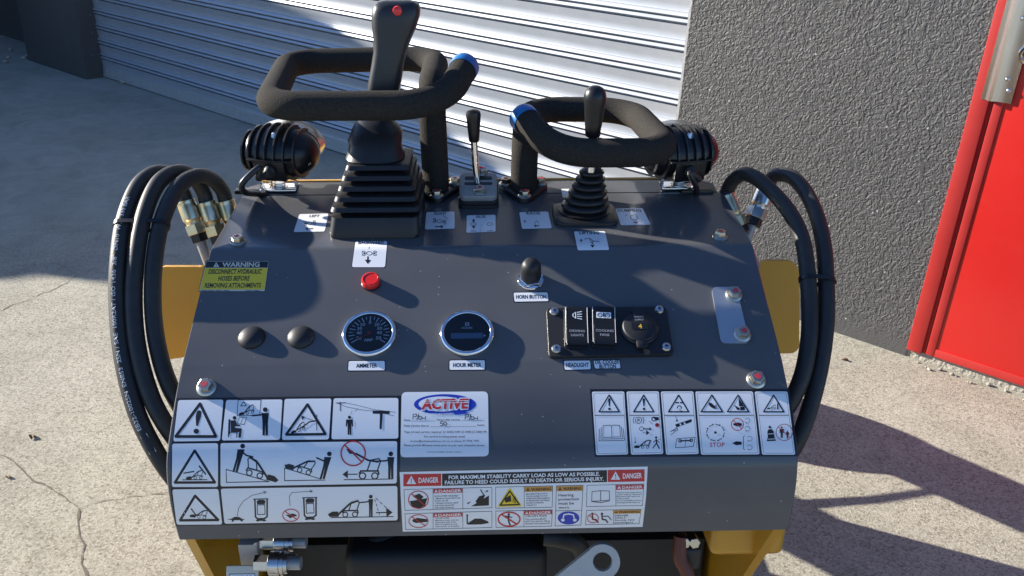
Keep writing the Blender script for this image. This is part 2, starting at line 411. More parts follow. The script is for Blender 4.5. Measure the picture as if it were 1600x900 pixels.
# red door
dr = empty('door', bld)
q = MB(); wbox(q, A1 - .052, A1 + .0, -.12, .009, .03, 2.19, .004); wbox(q, A1 - .062, A1 - .052, -.12, -.006, .03, 2.19); bpart(q, 'door_frame', ['reddust'], dr)
q = MB(); wbox(q, -1.22, A1 - .062 - .003, -.05, .0035, .035, 2.16, .003); bpart(q, 'door_leaf', 'reddoor', dr)
q = MB(); wbox(q, A1 - .094, A1 - .066, -.04, .0075, .0352, 2.155, .003); bpart(q, 'edge_strip', 'reddust', dr)
q = MB(); wbox(q, -1.21, A1 - .095, -.04, .0085, .0355, .066, .003); bpart(q, 'kick_strip', 'reddust', dr)
q = MB(); wbox(q, -1.24, A1, -.2, -.005, -.01, .031, 0); bpart(q, 'threshold', 'mortar', dr, smooth=False)
# latch guard plate
lg = empty('latch_guard', bld)
a0, z0 = wallpt(1533, 152, .01); a1, z1 = wallpt(1580, 160, .012); ah, zh = wallpt(1600, 60, .012)
wd = a0 - a1
prof = [(0, .0105), (.012, .0105), (.016, .013), (.024, .022), (.034, .023), (.044, .013), (.050, .0105), (wd, .0105)]
F = prof + [(x, o - .003) for x, o in prof[::-1]]
q = MB(); q.loft([[WM @ Vector((a0 - x, o, z)) for x, o in F] for z in (z0 - .005, 1.6)])
bpart(q, 'guard_plate', 'stainless', lg, ang=25)
q = MB(); wbox(q, a1 - .075, a1 + .001, .0072, .0102, z0 + .14, 1.6, .001); bpart(q, 'lock_plate', 'stainless', lg)
for px, py in ((1574, 124), (1576, 142), (1599, 29)):
    a, z = wallpt(px, py, .012); q = MB(); q.lathe([(.0078, 0), (.0075, .003), (.005, .0058), (.001, .0066)], frameZ(WM @ Vector((a, .0104, z)), WN), 16); bpart(q, 'rivet', 'steel', lg)
a, z = wallpt(1607, 86, .02)
q = MB(); M_ = frameZ(WM @ Vector((a, .0100, z)), WN); q.lathe([(.030, 0), (.030, .010), (.026, .016), (.019, .016), (.018, .010), (.001, .010)], M_, 32); bpart(q, 'lock_cylinder', 'chrome', lg)

# neighbouring building to the left whose shade falls on the shutter
hs = Vector((SUN.x, SUN.y, 0)).normalized(); he = Vector((-hs.y, hs.x, 0)); te = SUN.z / math.hypot(SUN.x, SUN.y)
def nb(p): d = 8 - p.dot(hs); return p.dot(he), p.z + d * te
def shp(px, py):
    v = ray(px, py); tt = ((WB + WN * so - CAM).dot(WN)) / v.dot(WN); return CAM + v * tt
bpts = [nb(gnd(*p)) for p in ((0, 440), (70, 431), (165, 443))] + [nb(shp(*p)) for p in ((790, 268), (690, 195), (585, 80), (520, 35), (425, 0))]
bpts.sort(key=lambda p: -p[0])
top = [(bpts[0][0] + .02, 0)] + bpts + [(bpts[-1][0] - .3, bpts[-1][1] + .1), (-6.6, bpts[-1][1] + .1), (-6.6, 0)]
NM = Matrix((he, hs, Vector((0, 0, 1)))).transposed()
q = MB(); q.loft([[NM @ Vector((u, dd, z)) for u, z in top] for dd in (8, 12)]); nbld = q.build('neighbouring_building', 'render_wall', smooth=False)
tag(nbld, 'low grey neighbouring building that shades the driveway and the shutter', 'building')

# ------------------------------------------------------------------ the loader
ml = empty('mini_loader')
mm = RM.transposed().to_4x4(); mm.translation = CAM + RM.transposed() @ O
ml.matrix_world = mm
tag(ml, 'yellow stand-on mini loader with dark grey control console and hydraulic hoses', 'loader')
HW = .33
# console sheet: closed section of 3 mm plate with rolled lower lip
PF = PROF; PROF_full = PROF
q = MB()
cut = 1.1532
PROF = [Vector((cut, -.4022))] + [p for p in PF[1:]]
# remove duplicate first points
PROF = [p for i, p in enumerate(PROF) if i == 0 or (p - PROF[i - 1]).length > 1e-5]
def vn2(i):
    e = PROF[min(i + 1, len(PROF) - 1)] - PROF[max(0, i - 1)]; n = Vector((e.y, -e.x)).normalized()
    return n if n.dot(Vector((-1, .6))) > 0 else -n
def section(x, k=0):
    a = [Vector((x + O.x, p.x - vn2(i).x * k, p.y - vn2(i).y * k)) - O for i, p in enumerate(PROF)]
    b2 = [Vector((x + O.x, p.x - vn2(i).x * .004, p.y - vn2(i).y * .004)) - O for i, p in enumerate(PROF)]
    return a + b2[::-1]
q.loft([section(-HW, .0012), section(-HW + .0012), section(HW - .0012), section(HW, .0012)])
console = q.build('console', 'paint', ml, ang=30)
PROF = PF
# end plates below the sheet (closed sides)
for sx in (-1, 1):
    q = MB(); ring = []
    pl = [(1.19, -.405), (1.15, -.409), (1.0, -.421), (.853, -.494), (.82, -.516), (.785, -.545), (.772, -.56), (.765, -.582), (.762, -.612), (.766, -.648), (.86, -.66), (1.0, -.72), (1.19, -.75)]
    q.loft([[L(x + O.x, y, z) for y, z in pl] for x in (sx * (HW - .012), sx * (HW - .006))]); q.build('end_plate', 'paint', ml, smooth=False)
# rear deck strip, narrower, with cut corners
d0, d1 = PROF[0], Vector((1.1562, -.4022)) ; d1 = Vector((1.1562, -.4022 + (1.1562 - 1.1532) * _deckdir.y / _deckdir.x))
q = MB(); xl, xr = -.348 - O.x, .312 - O.x
xl, xr = -.326, .322
def dk(x, y): return Vector((x + O.x, y, -.4022 + (y - 1.1532) * _deckdir.y / _deckdir.x)) - O
ol = [dk(xl, 1.1562), dk(xr, 1.1562), dk(xr, 1.185), dk(xr - .02, 1.2), dk(xl + .02, 1.2), dk(xl, 1.185)]
q.loft([[p - Vector((0, 0, .004)) for p in ol], ol]); q.build('rear_deck_strip', 'paint', ml, smooth=False)
q = MB(); q.box(L(O.x, 1.2035, -.4085), (.62, .006, .024), bev=.0015); q.build('rear_frame', 'yellow', ml)
for px, sx in ((392, -1), (1090, 1)):
    p = S(px, 302) ; q = MB(); q.box(p + Vector((0, .007, .001)), (.045, .015, .006), bev=.002); q.build('rubber_trim', 'black', ml)

# flange bolts --------------------------------------------------------------
q = MB()
q.lathe([(.0098, 0), (.0098, .0012), (.0080, .0028), (.0070, .0032)], Matrix(), 24)
hexr = lambda r: [(r * math.cos(R(60 * k + 10)), r * math.sin(R(60 * k + 10))) for k in range(6)]
q.prism(hexr(.0074), Matrix(), .0030, .0092, .0012)
q.mi = 1; q.prism([(.0036 * math.cos(a) * random.uniform(.4, 1.3), .0036 * math.sin(a) * random.uniform(.4, 1.3)) for a in [k * .63 for k in range(10)]], Matrix(), .0091, .00935)
bolt0 = q.build('bolt', ['zinc', 'redpaint'], console, ang=25); BOLTM = bolt0.data
bpy.data.objects.remove(bolt0)
def bolt(M, s=1.0, parent=None):
    o = bpy.data.objects.new('bolt', BOLTM); COL.objects.link(o); o.parent = parent or console
    o.matrix_local = M @ Matrix.Rotation(random.uniform(0, 6), 4, 'Z') @ Matrix.Scale(s, 4); return o
for px, py, s in ((372, 379, 1.0), (1125, 371, 1.0), (323, 606, 1.08), (1181, 594, 1.08)): bolt(frame(px, py), s)

# foam handles ---------------------------------------------------------------
FR = .0181
def handle(path, rad, base, ends):
    h = empty('grab_handle', ml)
    P = fillet(path, rad, 10); q = MB(); q.tube(P, FR, 24)
    q.build('foam_grip', 'foam', h)
    d = (P[-1] - P[-2]).normalized(); e = P[-1]
    M_ = frameZ(e - d * .0165, d); q = MB(); q.lathe([(FR + .0006, 0), (FR + .0010, .001), (FR + .0010, .0155), (FR + .0002, .0175)], M_, 32, False, False); q.build('tape_band', 'blue', h)
    q = MB(); q.lathe([(FR - .0002, .0160), (FR - .0012, .0190), (.011, .0205), (.001, .0205)], M_, 32); q.build('end_plug', 'plastic_matt', h)
    b0 = P[0]; M_ = frame(*base)
    out = []
    for k in range(3):
        a = R(-90 + 120 * k)
        for j in range(-3, 4):
            t_ = a + R(j * 17); out.append((.0265 * math.cos(a) + .0105 * math.cos(t_), .0265 * math.sin(a) + .0105 * math.sin(t_)))
    q = MB(); q.prism(out, M_, .0004, .0072, .001); q.build('flange', 'plastic_matt', h)
    for k in range(3):
        a = R(-90 + 120 * k); o = bolt(M_ @ Matrix.Translation((.0275 * math.cos(a), .0275 * math.sin(a), .0072)), .95, h)
    return h
zl = -.262
pb = S(684, 301) + O
bl = onZ(452, 96, zl) + O; fl = onZ(418, 166, zl) + O
path = [Vector((pb.x - .002, pb.y, pb.z)), Vector((pb.x - .004, pb.y + .004, zl + .004)), Vector((pb.x - .006, bl.y, zl + .004)), Vector((bl.x, bl.y, zl)), Vector((fl.x, fl.y, zl)), Vector((onZ(692, 166, zl).x + O.x, fl.y, zl)), D(727, 103, 1.165) + O]
lh = handle([p - O for p in path], [0, .045, .055, .045, .045, .075, 0], (684, 301), 0)
zr = -.319
pb = S(818, 301) + O
bl = onZ(930, 172, zr) + O; fl = onZ(940, 239, zr) + O
path = [Vector((pb.x, pb.y, pb.z)), Vector((pb.x + .002, pb.y + .002, zr + .002)), Vector((pb.x + .012, bl.y, zr + .002)), Vector((.208, bl.y, zr)), Vector((.226, fl.y, zr)), Vector((.082, fl.y, zr)), D(816, 182, 1.165) + O]
rh = handle([p - O for p in path], [0, .04, .055, .06, .045, .07, 0], (818, 301), 0)

# joystick -------------------------------------------------------------------
js = empty('joystick', ml)
fm = frame(585, 352)
cx = (S(516, 370).x + S(655, 370).x) / 2; fy = S(585, 374).y
bw = (S(655, 370).x - S(516, 370).x) / 2
base = Vector((cx, fy + .062, S(585, 345).z))
def rr_ring(c, hx, hy, z, r, n=5): return [Vector((c.x + x, c.y + y, z)) for x, y in rrect(-hx, -hy, hx, hy, r, n)]
q = MB(); rings = []
z0 = base.z - .006
secs = [(0, bw, .061), (.004, bw + .001, .062), (.024, bw * .985, .0595)]
tops = onY(585, 240, base.y + O.y + .02).z
Htot = tops - base.z
levels = 5; hz = (Htot - .026) / levels
lx = lambda f: bw * (1 - f) + .036 * f
ly = lambda f: .060 * (1 - f) + .036 * f
for k in range(levels):
    f0 = k / levels; f1 = (k + 1) / levels; zb = .026 + k * hz
    secs += [(zb + hz * .02, lx(f0) - .015, ly(f0) - .015), (zb + hz * .30, lx(f0) - .017, ly(f0) - .017), (zb + hz * .36, lx(f1) + .003, ly(f1) + .003), (zb + hz * .42, lx(f1) + .0045, ly(f1) + .0045), (zb + hz * .88, lx(f1) + .003, ly(f1) + .003), (zb + hz * .95, lx(f1) + .0, ly(f1) + .0)]
tip = Vector((base.x + .002, base.y, 0))
for z, hx, hy in secs:
    f = z / Htot; c = Vector((base.x + .004 * f, base.y + .024 * f, 0))
    rings.append(rr_ring(c, hx, hy, base.z - .004 + z, min(hx, hy) * .17))
q.loft(rings); q.build('bellows', 'boot_rubber', js, ang=24)
def ringpx(y, xl, xr, hy, Y=None, dy=0, pw=2.6, n=28, face=1):
    Y = base.y + O.y + dy
    a = onY(xl, y, Y); b2 = onY(xr, y, Y); c = (a + b2) / 2; hx = (b2.x - a.x) / 2; out = []
    for k in range(n):
        t_ = 2 * math.pi * k / n; cc, ss = math.cos(t_), math.sin(t_)
        out.append(Vector((c.x + hx * math.copysign(abs(cc) ** (2 / pw), cc), c.y + hy * math.copysign(abs(ss) ** (2 / pw), ss), c.z)))
    return out
q = MB(); q.loft([ringpx(*r) for r in ((243, 541, 633, .035, None, .022), (232, 545, 629, .034, None, .026), (222, 546, 628, .034, None, .030), (216, 544, 629, .034, None, .034), (206, 548, 629, .033, None, .038), (198, 551, 624, .030, None, .042), (190, 556, 615, .026, None, .046), (180, 566, 612, .022, None, .050))])
q.build('collar', 'boot_rubber', js, ang=45)
gs = [(196, 574, 612, .019), (170, 573, 616, .020), (145, 573.5, 624, .021), (122, 577, 628, .0215), (100, 581, 631, .0215), (80, 584, 636, .021), (60, 584, 643, .0205), (42, 582, 651, .021), (25, 581, 656, .0215), (14, 582.5, 657, .0205), (7, 585, 655, .018), (2.5, 590, 649, .014), (0, 598, 640, .008)]
q = MB(); q.loft([ringpx(*r, None, .052 + .012 * (1 - r[0] / 196), pw=3.4, n=40) for r in gs]); q.build('grip', 'grip', js, ang=60)
pbtn = onY(621, 17, base.y + O.y - .0205 + .063); q = MB(); q.lathe([(.0060, -.003), (.0060, .0005), (.0052, .0022), (.003, .0031), (.0005, .0034)], frameZ(pbtn, (0, -1, .1)), 24); q.build('button', 'redlens', js)

# auxiliary lever ---------------------------------------------------------------
al = empty('auxiliary_lever', ml)
M_ = frame(748, 311) @ Matrix.Translation((0, 0, .004)) @ Matrix.Rotation(R(12), 4, 'X')
k_ = .00088
def slotplate(h0, h1, sx, sy, oy=0, bev=.0015):
    q.prism([(x, y + oy) for x, y in rrect(-sx, -sy, sx, sy, .008)], M_, h0, h1, bev)
q = MB(); slotplate(-.012, .007, .0268, .030, -.002); q.build('lower_plate', 'plastic_matt', al)
q = MB(); slotplate(.0072, .0125, .0255, .0285); q.build('gasket', 'rubber', al)
q = MB(); slotplate(.0127, .0205, .0250, .0275, 0, .002); q.build('gate_plate', 'cast', al)
for oy, hx, hy in ((.013, .0185, .0042), (.0005, .0190, .0034)):
    q = MB(); q.prism([(x, y + oy) for x, y in rrect(-hx, -hy, hx, hy, .003)], M_, .0195, .0207); q.build('slot', 'black', al)
for ox, oy in ((.002, -.0185), (.0045, .026)): bolt(M_ @ Matrix.Translation((ox, oy, .0205)), .9, al)
pr0 = M_ @ Vector((.001, .0005, .006)); Yr = pr0.y + O.y
rod = [pr0, onY(743.5, 265, Yr), onY(740.5, 215, Yr)]
q = MB(); q.tube(catmull(rod, 4), .0045, 16); q.build('rod', 'chrome', al)
d = (onY(739.5, 172, Yr) - onY(740.8, 221, Yr)); M2 = frameZ(onY(740.8, 221, Yr), d); hgt = d.length
q = MB(); q.lathe([(.0062, 0), (.0068, .001), (.0078, hgt * .3), (.0094, hgt * .75), (.0097, hgt * .86), (.0088, hgt * .95), (.006, hgt * 1.0), (.0005, hgt * 1.02)], M2, 28); q.build('knob', 'plastic', al)

# loader lever with round bellows ---------------------------------------------------
rl = empty('lift_lever', ml)
M_ = frame(912, 338)
q = MB(); q.prism([(x, y) for x, y in rrect(-.0400, -.0315, .0420, .0315, .014)], M_, .0004, .0052, .0012); q.build('base_plate', 'boot_rubber', rl)
Yb = S(912, 338).y + O.y
pz = S(912, 334); q = MB(); prof = [(.034, .004), (.0345, .006)]
topb = onY(922, 264, Yb).z - pz.z; nb_ = 6
for k in range(nb_):
    f = k / (nb_ - 1); r = .0315 * (1 - f) + .0165 * f; z = .008 + (topb - .010) * k / nb_; hh = (topb - .010) / nb_
    prof += [(r - .0055, z - hh * .02), (r - .0015, z + hh * .12), (r, z + hh * .38), (r - .0008, z + hh * .62), (r - .004, z + hh * .86)]
prof += [(.010, topb), (.004, topb + .001)]
sh_ = Matrix.Shear('XY', 4, (.11, 0)) if False else Matrix()
rings = []
for r, z in prof:
    c = pz + Vector((.008 * z / topb * 1.2, .002, z)); rings.append([c + Vector((r * math.cos(2 * math.pi * k / 32), r * math.sin(2 * math.pi * k / 32) * .98, 0)) for k in range(32)])
q.loft(rings); q.build('bellows', 'boot_rubber', rl, ang=60)
a_, b_ = onY(923, 268, Yb), onY(927, 205, Yb); q = MB(); q.tube([a_, b_], .0058, 16); q.build('rod', 'chrome', rl)
a_, b_ = onY(926, 213, Yb), onY(931, 133.5, Yb); hgt = (b_ - a_).length
q = MB(); q.lathe([(.0085, 0), (.0095, .0012), (.0108, hgt * .25), (.0128, hgt * .6), (.0141, hgt * .72), (.0139, hgt * .80), (.0125, hgt * .885), (.0095, hgt * .95), (.005, hgt * .99), (.0005, hgt)], frameZ(a_, b_ - a_), 32); q.build('knob', 'plastic', rl)

# work lamps -------------------------------------------------------------------------
def lamp(cxpx, cypx, basepx, mirror):
    lp = empty('work_lamp', ml)
    bp_ = S(*basepx); Y = bp_.y + O.y + .004
    c = onY(cxpx, cypx, Y)
    Mx = Matrix.Translation(c) @ Matrix.Rotation(R(-12 * mirror), 4, 'Z') @ Matrix.Rotation(R(8), 4, 'X')
    hx, hy_, hz_ = .0540, .0380, .0345
    q = MB(); rings = []     # ovoid housing lying along x
    for k in range(17):
        th_ = math.pi * (k + .25) / 16.5; x = -hx * math.cos(th_); e = math.sqrt(max(.01, 1 - (x / hx) ** 2)) ** .8
        rings.append([Mx @ Vector((x, -.004 + hy_ * e * math.cos(2 * math.pi * j / 32), hz_ * e * math.sin(2 * math.pi * j / 32))) for j in range(32)])
    q.loft(rings); q.build('housing', 'plastic', lp, ang=60)
    q = MB(); q.loft([[Mx @ Vector((hx * s_ * math.cos(2 * math.pi * k / 36), yy, hz_ * s_ * math.sin(2 * math.pi * k / 36))) for k in range(36)] for yy, s_ in ((.018, .90), (.034, .92), (.037, .88))]); q.build('lens', 'steel', lp)
    for k in range(7):      # cooling fins
        x = -.0425 + k * .0125; e = math.sqrt(max(.02, 1 - (x / hx) ** 2)) ** .8; q = MB()
        q.loft([[Mx @ Vector((x + dx, -.004 + (hy_ * e + .0045) * math.cos(2 * math.pi * j / 28), (hz_ * e + .0042) * math.sin(2 * math.pi * j / 28))) for j in range(28)] for dx in (-.0012, .0012)]); q.build('fin', 'lamp_fin', lp, smooth=False)
    q = MB(); q.box((0, -.038, -.010), (.044, .016, .028), Mx, .002); q.build('rear_block', 'plastic', lp)
    q = MB(); q.box((0, -.0400, .0052), (.060, .014, .0022), Mx, .0008); q.build('ledge', 'plastic', lp)
    for x, z in ((0.004, .030), (.0445, -.006), (-.046, -.004)):
        q = MB(); q.lathe([(.0048, -.004), (.0048, .002), (.0035, .0034), (.001, .0034)], frameZ(Mx @ Vector((x, -.020, z)), Mx.to_3x3() @ Vector((0, -1, .5))), 14); q.build('screw', 'steel', lp)
    gpos = Mx @ Vector((.002 * mirror, -.047, -.008)); dn = Mx.to_3x3() @ Vector((0, -1, 0))
    q = MB(); q.lathe([(.0085, 0), (.0085, .004), (.006, .007), (.0045, .012)], frameZ(gpos, dn), 20); q.build('cable_gland', 'rubber', lp)
    # U bracket
    bz = bp_.z + .001; w2 = .0235
    zt = c.z - .014
    for sx in (-1, 1):
        q = MB(); q.box((bp_.x + sx * w2, bp_.y + .002, (bz + zt) / 2), (.0022, .018, zt - bz), bev=.0006); q.build('bracket_arm', 'chrome', lp)
    q = MB(); q.box((bp_.x, bp_.y + .002, bz + .0012), (2 * w2 + .0022, .030, .0024), bev=.0006); q.build('bracket_foot', 'chrome', lp)
    for sx in (-1, 1):
        q = MB(); q.lathe([(.0058, 0), (.0058, .004), (.004, .005)], frameZ((bp_.x + sx * (w2 + .001), bp_.y + .002, zt - .004), (sx, 0, 0)), 6); q.build('pivot_nut', 'steel', lp)
    q = MB(); M2 = Matrix.Translation((bp_.x, bp_.y + .002, bz + .0024)); q.lathe([(.0115, 0), (.0115, .0012)], M2, 20); q.prism(hexr(.0078), M2, .001, .0062, .001); q.build('mount_bolt', 'steel', lp, ang=25)
    return lp, gpos, dn, bp_
lp, gp, dn, bb = lamp(440, 235, (437, 296), 1)
q = MB(); q.tube(catmull([gp, gp + dn * .014 + Vector((-.010, 0, -.004)), D(405, 262, 1.155), D(379, 286, 1.15), D(383, 300, 1.165), D(408, 304, 1.205), S(440, 303) + Vector((0, .012, -.012))], 8), .0042, 12); q.build('cable', 'cable', lp)
lp, gp, dn, bb = lamp(1060, 236, (1060, 293), -1)
q = MB(); q.tube(catmull([gp, gp + dn * .012 + Vector((.008, 0, -.006)), D(1078, 270, 1.165), D(1087, 290, 1.18), S(1092, 300) + Vector((0, .012, -.008))], 8), .0042, 12); q.build('cable', 'cable', lp)
for px, py in ((428, 289), (1072, 285)): bolt(frame(px, py), .95, console)

# ------------------------------------------------------------------ print: lettering and pictograms
_tc = {}
def textmesh(st, off=.0):
    k = (st, off)
    if k in _tc: return _tc[k]
    cu = bpy.data.curves.new('t', 'FONT'); cu.body = st; cu.offset = off; cu.resolution_u = 2; cu.size = 1
    ob = bpy.data.objects.new('t', cu); me = bpy.data.meshes.new_from_object(ob)
    V = [tuple(v.co.xy) for v in me.vertices]; F = [tuple(p.vertices) for p in me.polygons]
    bpy.data.objects.remove(ob); bpy.data.curves.remove(cu); bpy.data.meshes.remove(me)
    if not V: V = [(0, 0)]
    x0 = min(v[0] for v in V); x1 = max(v[0] for v in V)
    _tc[k] = ([(v[0] - x0, v[1]) for v in V], F, x1 - x0); return _tc[k]
CAPH = .70
class Art:
    def __init__(s, mp, sub=None): s.mp = mp; s.mb = MB(); s.m = []; s.n = 0; s.sub = sub
    def col(s, c):
        if c not in s.m: s.m.append(c)
        s.mb.mi = s.m.index(c); s.n += 1
    def h(s, lay): return .00018 + lay * .00009 + (s.n % 9) * .000008
    def fill(s, c, *cons, lay=1):
        s.col(c); h = s.h(lay); E = []
        ys = set()
        for con in cons:
            for i in range(len(con)):
                a, b = con[i], con[(i + 1) % len(con)]; ys.add(round(a[1], 4))
                if abs(a[1] - b[1]) > 1e-6: E.append((a, b) if a[1] < b[1] else (b, a))
        ys = sorted(ys)
        if s.sub:
            z = []
            for a, b in zip(ys, ys[1:]):
                k = max(1, int((b - a) / s.sub)); z += [a + (b - a) * j / k for j in range(k)]
            ys = z + [ys[-1]]
        for y0, y1 in zip(ys, ys[1:]):
            if y1 - y0 < 1e-5: continue
            ym = (y0 + y1) / 2; X = []
            for a, b in E:
                if a[1] <= ym < b[1]:
                    f = lambda y: a[0] + (b[0] - a[0]) * (y - a[1]) / (b[1] - a[1]); X.append((f(ym), f(y0), f(y1)))
            X.sort()
            for i in range(0, len(X) - 1, 2):
                l, r = X[i], X[i + 1]; P = [(l[1], y0), (r[1], y0), (r[2], y1), (l[2], y1)]
                if r[1] - l[1] < 1e-5: P.pop(1)
                elif r[2] - l[2] < 1e-5: P.pop(2)
                s.mb.face([s.mp(x, y, h) for x, y in P])
        return s
    def line(s, c, wd, pts, closed=False, lay=1):
        s.col(c); h = s.h(lay); P = [Vector(p) for p in pts]
        if closed: P.append(P[0])
        st = s.sub * 2 if s.sub else 1e9
        for a, b in zip(P, P[1:]):
            d = b - a; l = d.length
            if l < 1e-6: continue
            d /= l; n = Vector((-d.y, d.x)) * wd / 2; a2 = a - d * wd * .25; b2 = b + d * wd * .25; k = max(1, int(l / st))
            for j in range(k):
                p, r = a2.lerp(b2, j / k), a2.lerp(b2, (j + 1) / k); s.mb.face([s.mp(*x, h) for x in (p + n, p - n, r - n, r + n)])
        return s
    def disc(s, c, x, y, r, ry=None, lay=1, n=18): return s.fill(c, circle(x, y, r, n, ry), lay=lay)
    def ring(s, c, x, y, r, wd, ry=None, lay=1, n=26):
        ry = ry or r; return s.fill(c, circle(x, y, r + wd / 2, n, ry + wd / 2), circle(x, y, r - wd / 2, n, ry - wd / 2), lay=lay)
    def txt(s, c, st, x0, y0, x1, y1, hh, lay=1, off=.012, lean=0):
        """baseline from (x0,y0) to (x1,y1), cap height hh (towards smaller y)"""
        V, F, wd = textmesh(st, off); s.col(c); h = s.h(lay); u = Vector((x1 - x0, y1 - y0)) / wd
        for f in F:
            P = []
            for i in f:
                x, y = V[i]; yy = y / CAPH * hh; P.append(s.mp(x0 + u.x * x + lean * yy, y0 + u.y * x - yy, h))
            try: s.mb.face(P)
            except ValueError: pass
        return s
    def build(s, name, parent): return s.mb.build(name, s.m, parent, smooth=False, recalc=False)
def pxmap(ox=0, oy=0, sc=1): return lambda x, y, h: S(ox + x / sc, oy + y / sc, h)
def fmap(M): return lambda x, y, h: M @ Vector((x, y, h))
def rquad(TL, TR, BR, BL, r, n=4):
    """rounded quad in pixel space"""
    P = [Vector(p) for p in (TL, TR, BR, BL)]; out = []
    for i in range(4):
        p, a, b = P[i], P[i - 1], P[(i + 1) % 4]; A = p + (a - p).normalized() * r; B = p + (b - p).normalized() * r
        for k in range(n + 1):
            t_ = k / n; q_ = A * (1 - t_) ** 2 + p * 2 * t_ * (1 - t_) + B * t_ * t_; out.append((q_.x, q_.y))
    return out

# hoses -------------------------------------------------------------------------
def arcs(P):
    s = [0]
    for a, b in zip(P, P[1:]): s.append(s[-1] + (b - a).length)
    return s
def hose(pts, r=.0099, fit=None, fmats=('brass_zinc_reflect', 'brass_zinc_reflect')):
    h = empty('hydraulic_hose', ml)
    P = catmull([D(*p) for p in pts], 8); q = MB(); q.tube(P, r, 20); q.build('rubber_tube', 'rubber', h)
    if fit:
        d = fit[1]; a = P[0]; d = (D(*fit[0]) - a).normalized(); M_ = frameZ(a - d * .006, d)
        q = MB(); q.lathe([(.0098, 0), (.0122, .0005), (.0124, .003), (.0118, .005), (.0124, .007), (.0124, .026), (.0110, .0275), (.0100, .030), (.0100, .034)], M_, 20); q.build('crimp_collar', fmats[0], h)
        q = MB(); q.prism(hexr(.0142), M_, .033, .047, .0012); q.build('hex_nut', fmats[1], h, ang=20)
        q = MB(); q.prism(hexr(.0118), M_, .0468, .058, .001); q.build('adaptor_nut', 'black', h, ang=20)
        q = MB(); q.lathe([(.0068, .0575), (.0068, .11)], M_, 16); q.build('steel_pipe', 'cast', h)
    return h, P
hA, PA = hose([(292, 320, 1.192), (285, 299, 1.187), (267, 276, 1.162), (243, 270, 1.132), (215, 292, 1.097), (194, 345, 1.062), (185, 410, 1.037), (184, 480, 1.022), (192, 560, 1.004), (212, 640, 0.991), (240, 700, 0.985), (270, 745, 0.990), (310, 790, 1.010)], fit=((304, 352, 1.197), 0))
hM, PM = hose([(324, 322, 1.197), (318, 300, 1.192), (301, 276, 1.167), (275, 269, 1.132), (246, 288, 1.097), (224, 340, 1.062), (212, 410, 1.037), (209, 480, 1.022), (216, 550, 1.007), (236, 620, 0.996), (263, 670, 0.994), (305, 725, 1.012)], fit=((334, 352, 1.202), 0))
hI, PI_ = hose([(354, 320, 1.207), (347, 297, 1.197), (331, 280, 1.172), (308, 275, 1.137), (278, 293, 1.102), (253, 345, 1.067), (241, 410, 1.042), (239, 480, 1.027), (247, 545, 1.016), (266, 605, 1.008), (300, 665, 1.020)], fit=((362, 346, 1.212), 0))
hR1, PR1 = hose([(1136, 311, 1.225), (1137, 297, 1.225), (1147, 280, 1.21), (1164, 272, 1.195), (1184, 280, 1.175), (1206, 299, 1.155), (1228, 324, 1.135), (1245, 352, 1.115), (1256, 385, 1.095), (1262, 430, 1.07), (1265, 480, 1.055), (1264, 530, 1.04), (1254, 585, 1.03), (1234, 630, 1.03), (1205, 670, 1.04)], fit=((1146, 335, 1.225), 0))
hR2, PR2 = hose([(1196, 298, 1.235), (1203, 282, 1.23), (1214, 273, 1.22), (1236, 276, 1.20), (1256, 296, 1.175), (1271, 324, 1.15), (1281, 354, 1.125), (1288, 392, 1.10), (1291, 440, 1.075), (1291, 500, 1.055), (1283, 565, 1.04), (1267, 632, 1.03), (1245, 690, 1.025), (1210, 740, 1.04)], fit=((1181, 336, 1.235), 0), fmats=('steel', 'steel'))
def ziptie(c0, c1, tan, mt='plastic', r0=.0101):
    u = (c1 - c0).normalized(); tn = (tan - u * tan.dot(u)).normalized(); v = tn.cross(u); q = MB(); rings = []
    for k in range(28):
        a = 2 * math.pi * k / 28; c = c1 if math.cos(a) >= 0 else c0; d = u * math.cos(a) + v * math.sin(a)
        rings.append([c + d * rr + tn * zz for rr, zz in ((r0, -.0025), (r0 + .0013, -.0025), (r0 + .0013, .0025), (r0, .0025))])
    q.loft(rings, closed=True); return q
def near(P, px, py):
    b = None
    for i, p in enumerate(P):
        v = RM.transposed() @ (p + O); z = v.dot(FW); x = 800 + FPX * v.dot(CR) / z; y = 450 + FPX * v.dot(CD) / z; e = (x - px) ** 2 + (y - py) ** 2
        if b is None or e < b[0]: b = (e, i)
    return b[1]
i0, i1 = near(PA, 192, 352), near(PI_, 251, 352)
q = ziptie(PA[i0], PI_[i1], PA[i0 + 1] - PA[i0 - 1]); q.build('cable_tie', 'plastic', ml, ang=30)
i0, i1 = near(PR1, 1262, 437), near(PR2, 1291, 437)
q = ziptie(PR1[i0], PR2[i1], PR1[i0 + 1] - PR1[i0 - 1]); q.build('cable_tie', 'plastic', ml, ang=30)
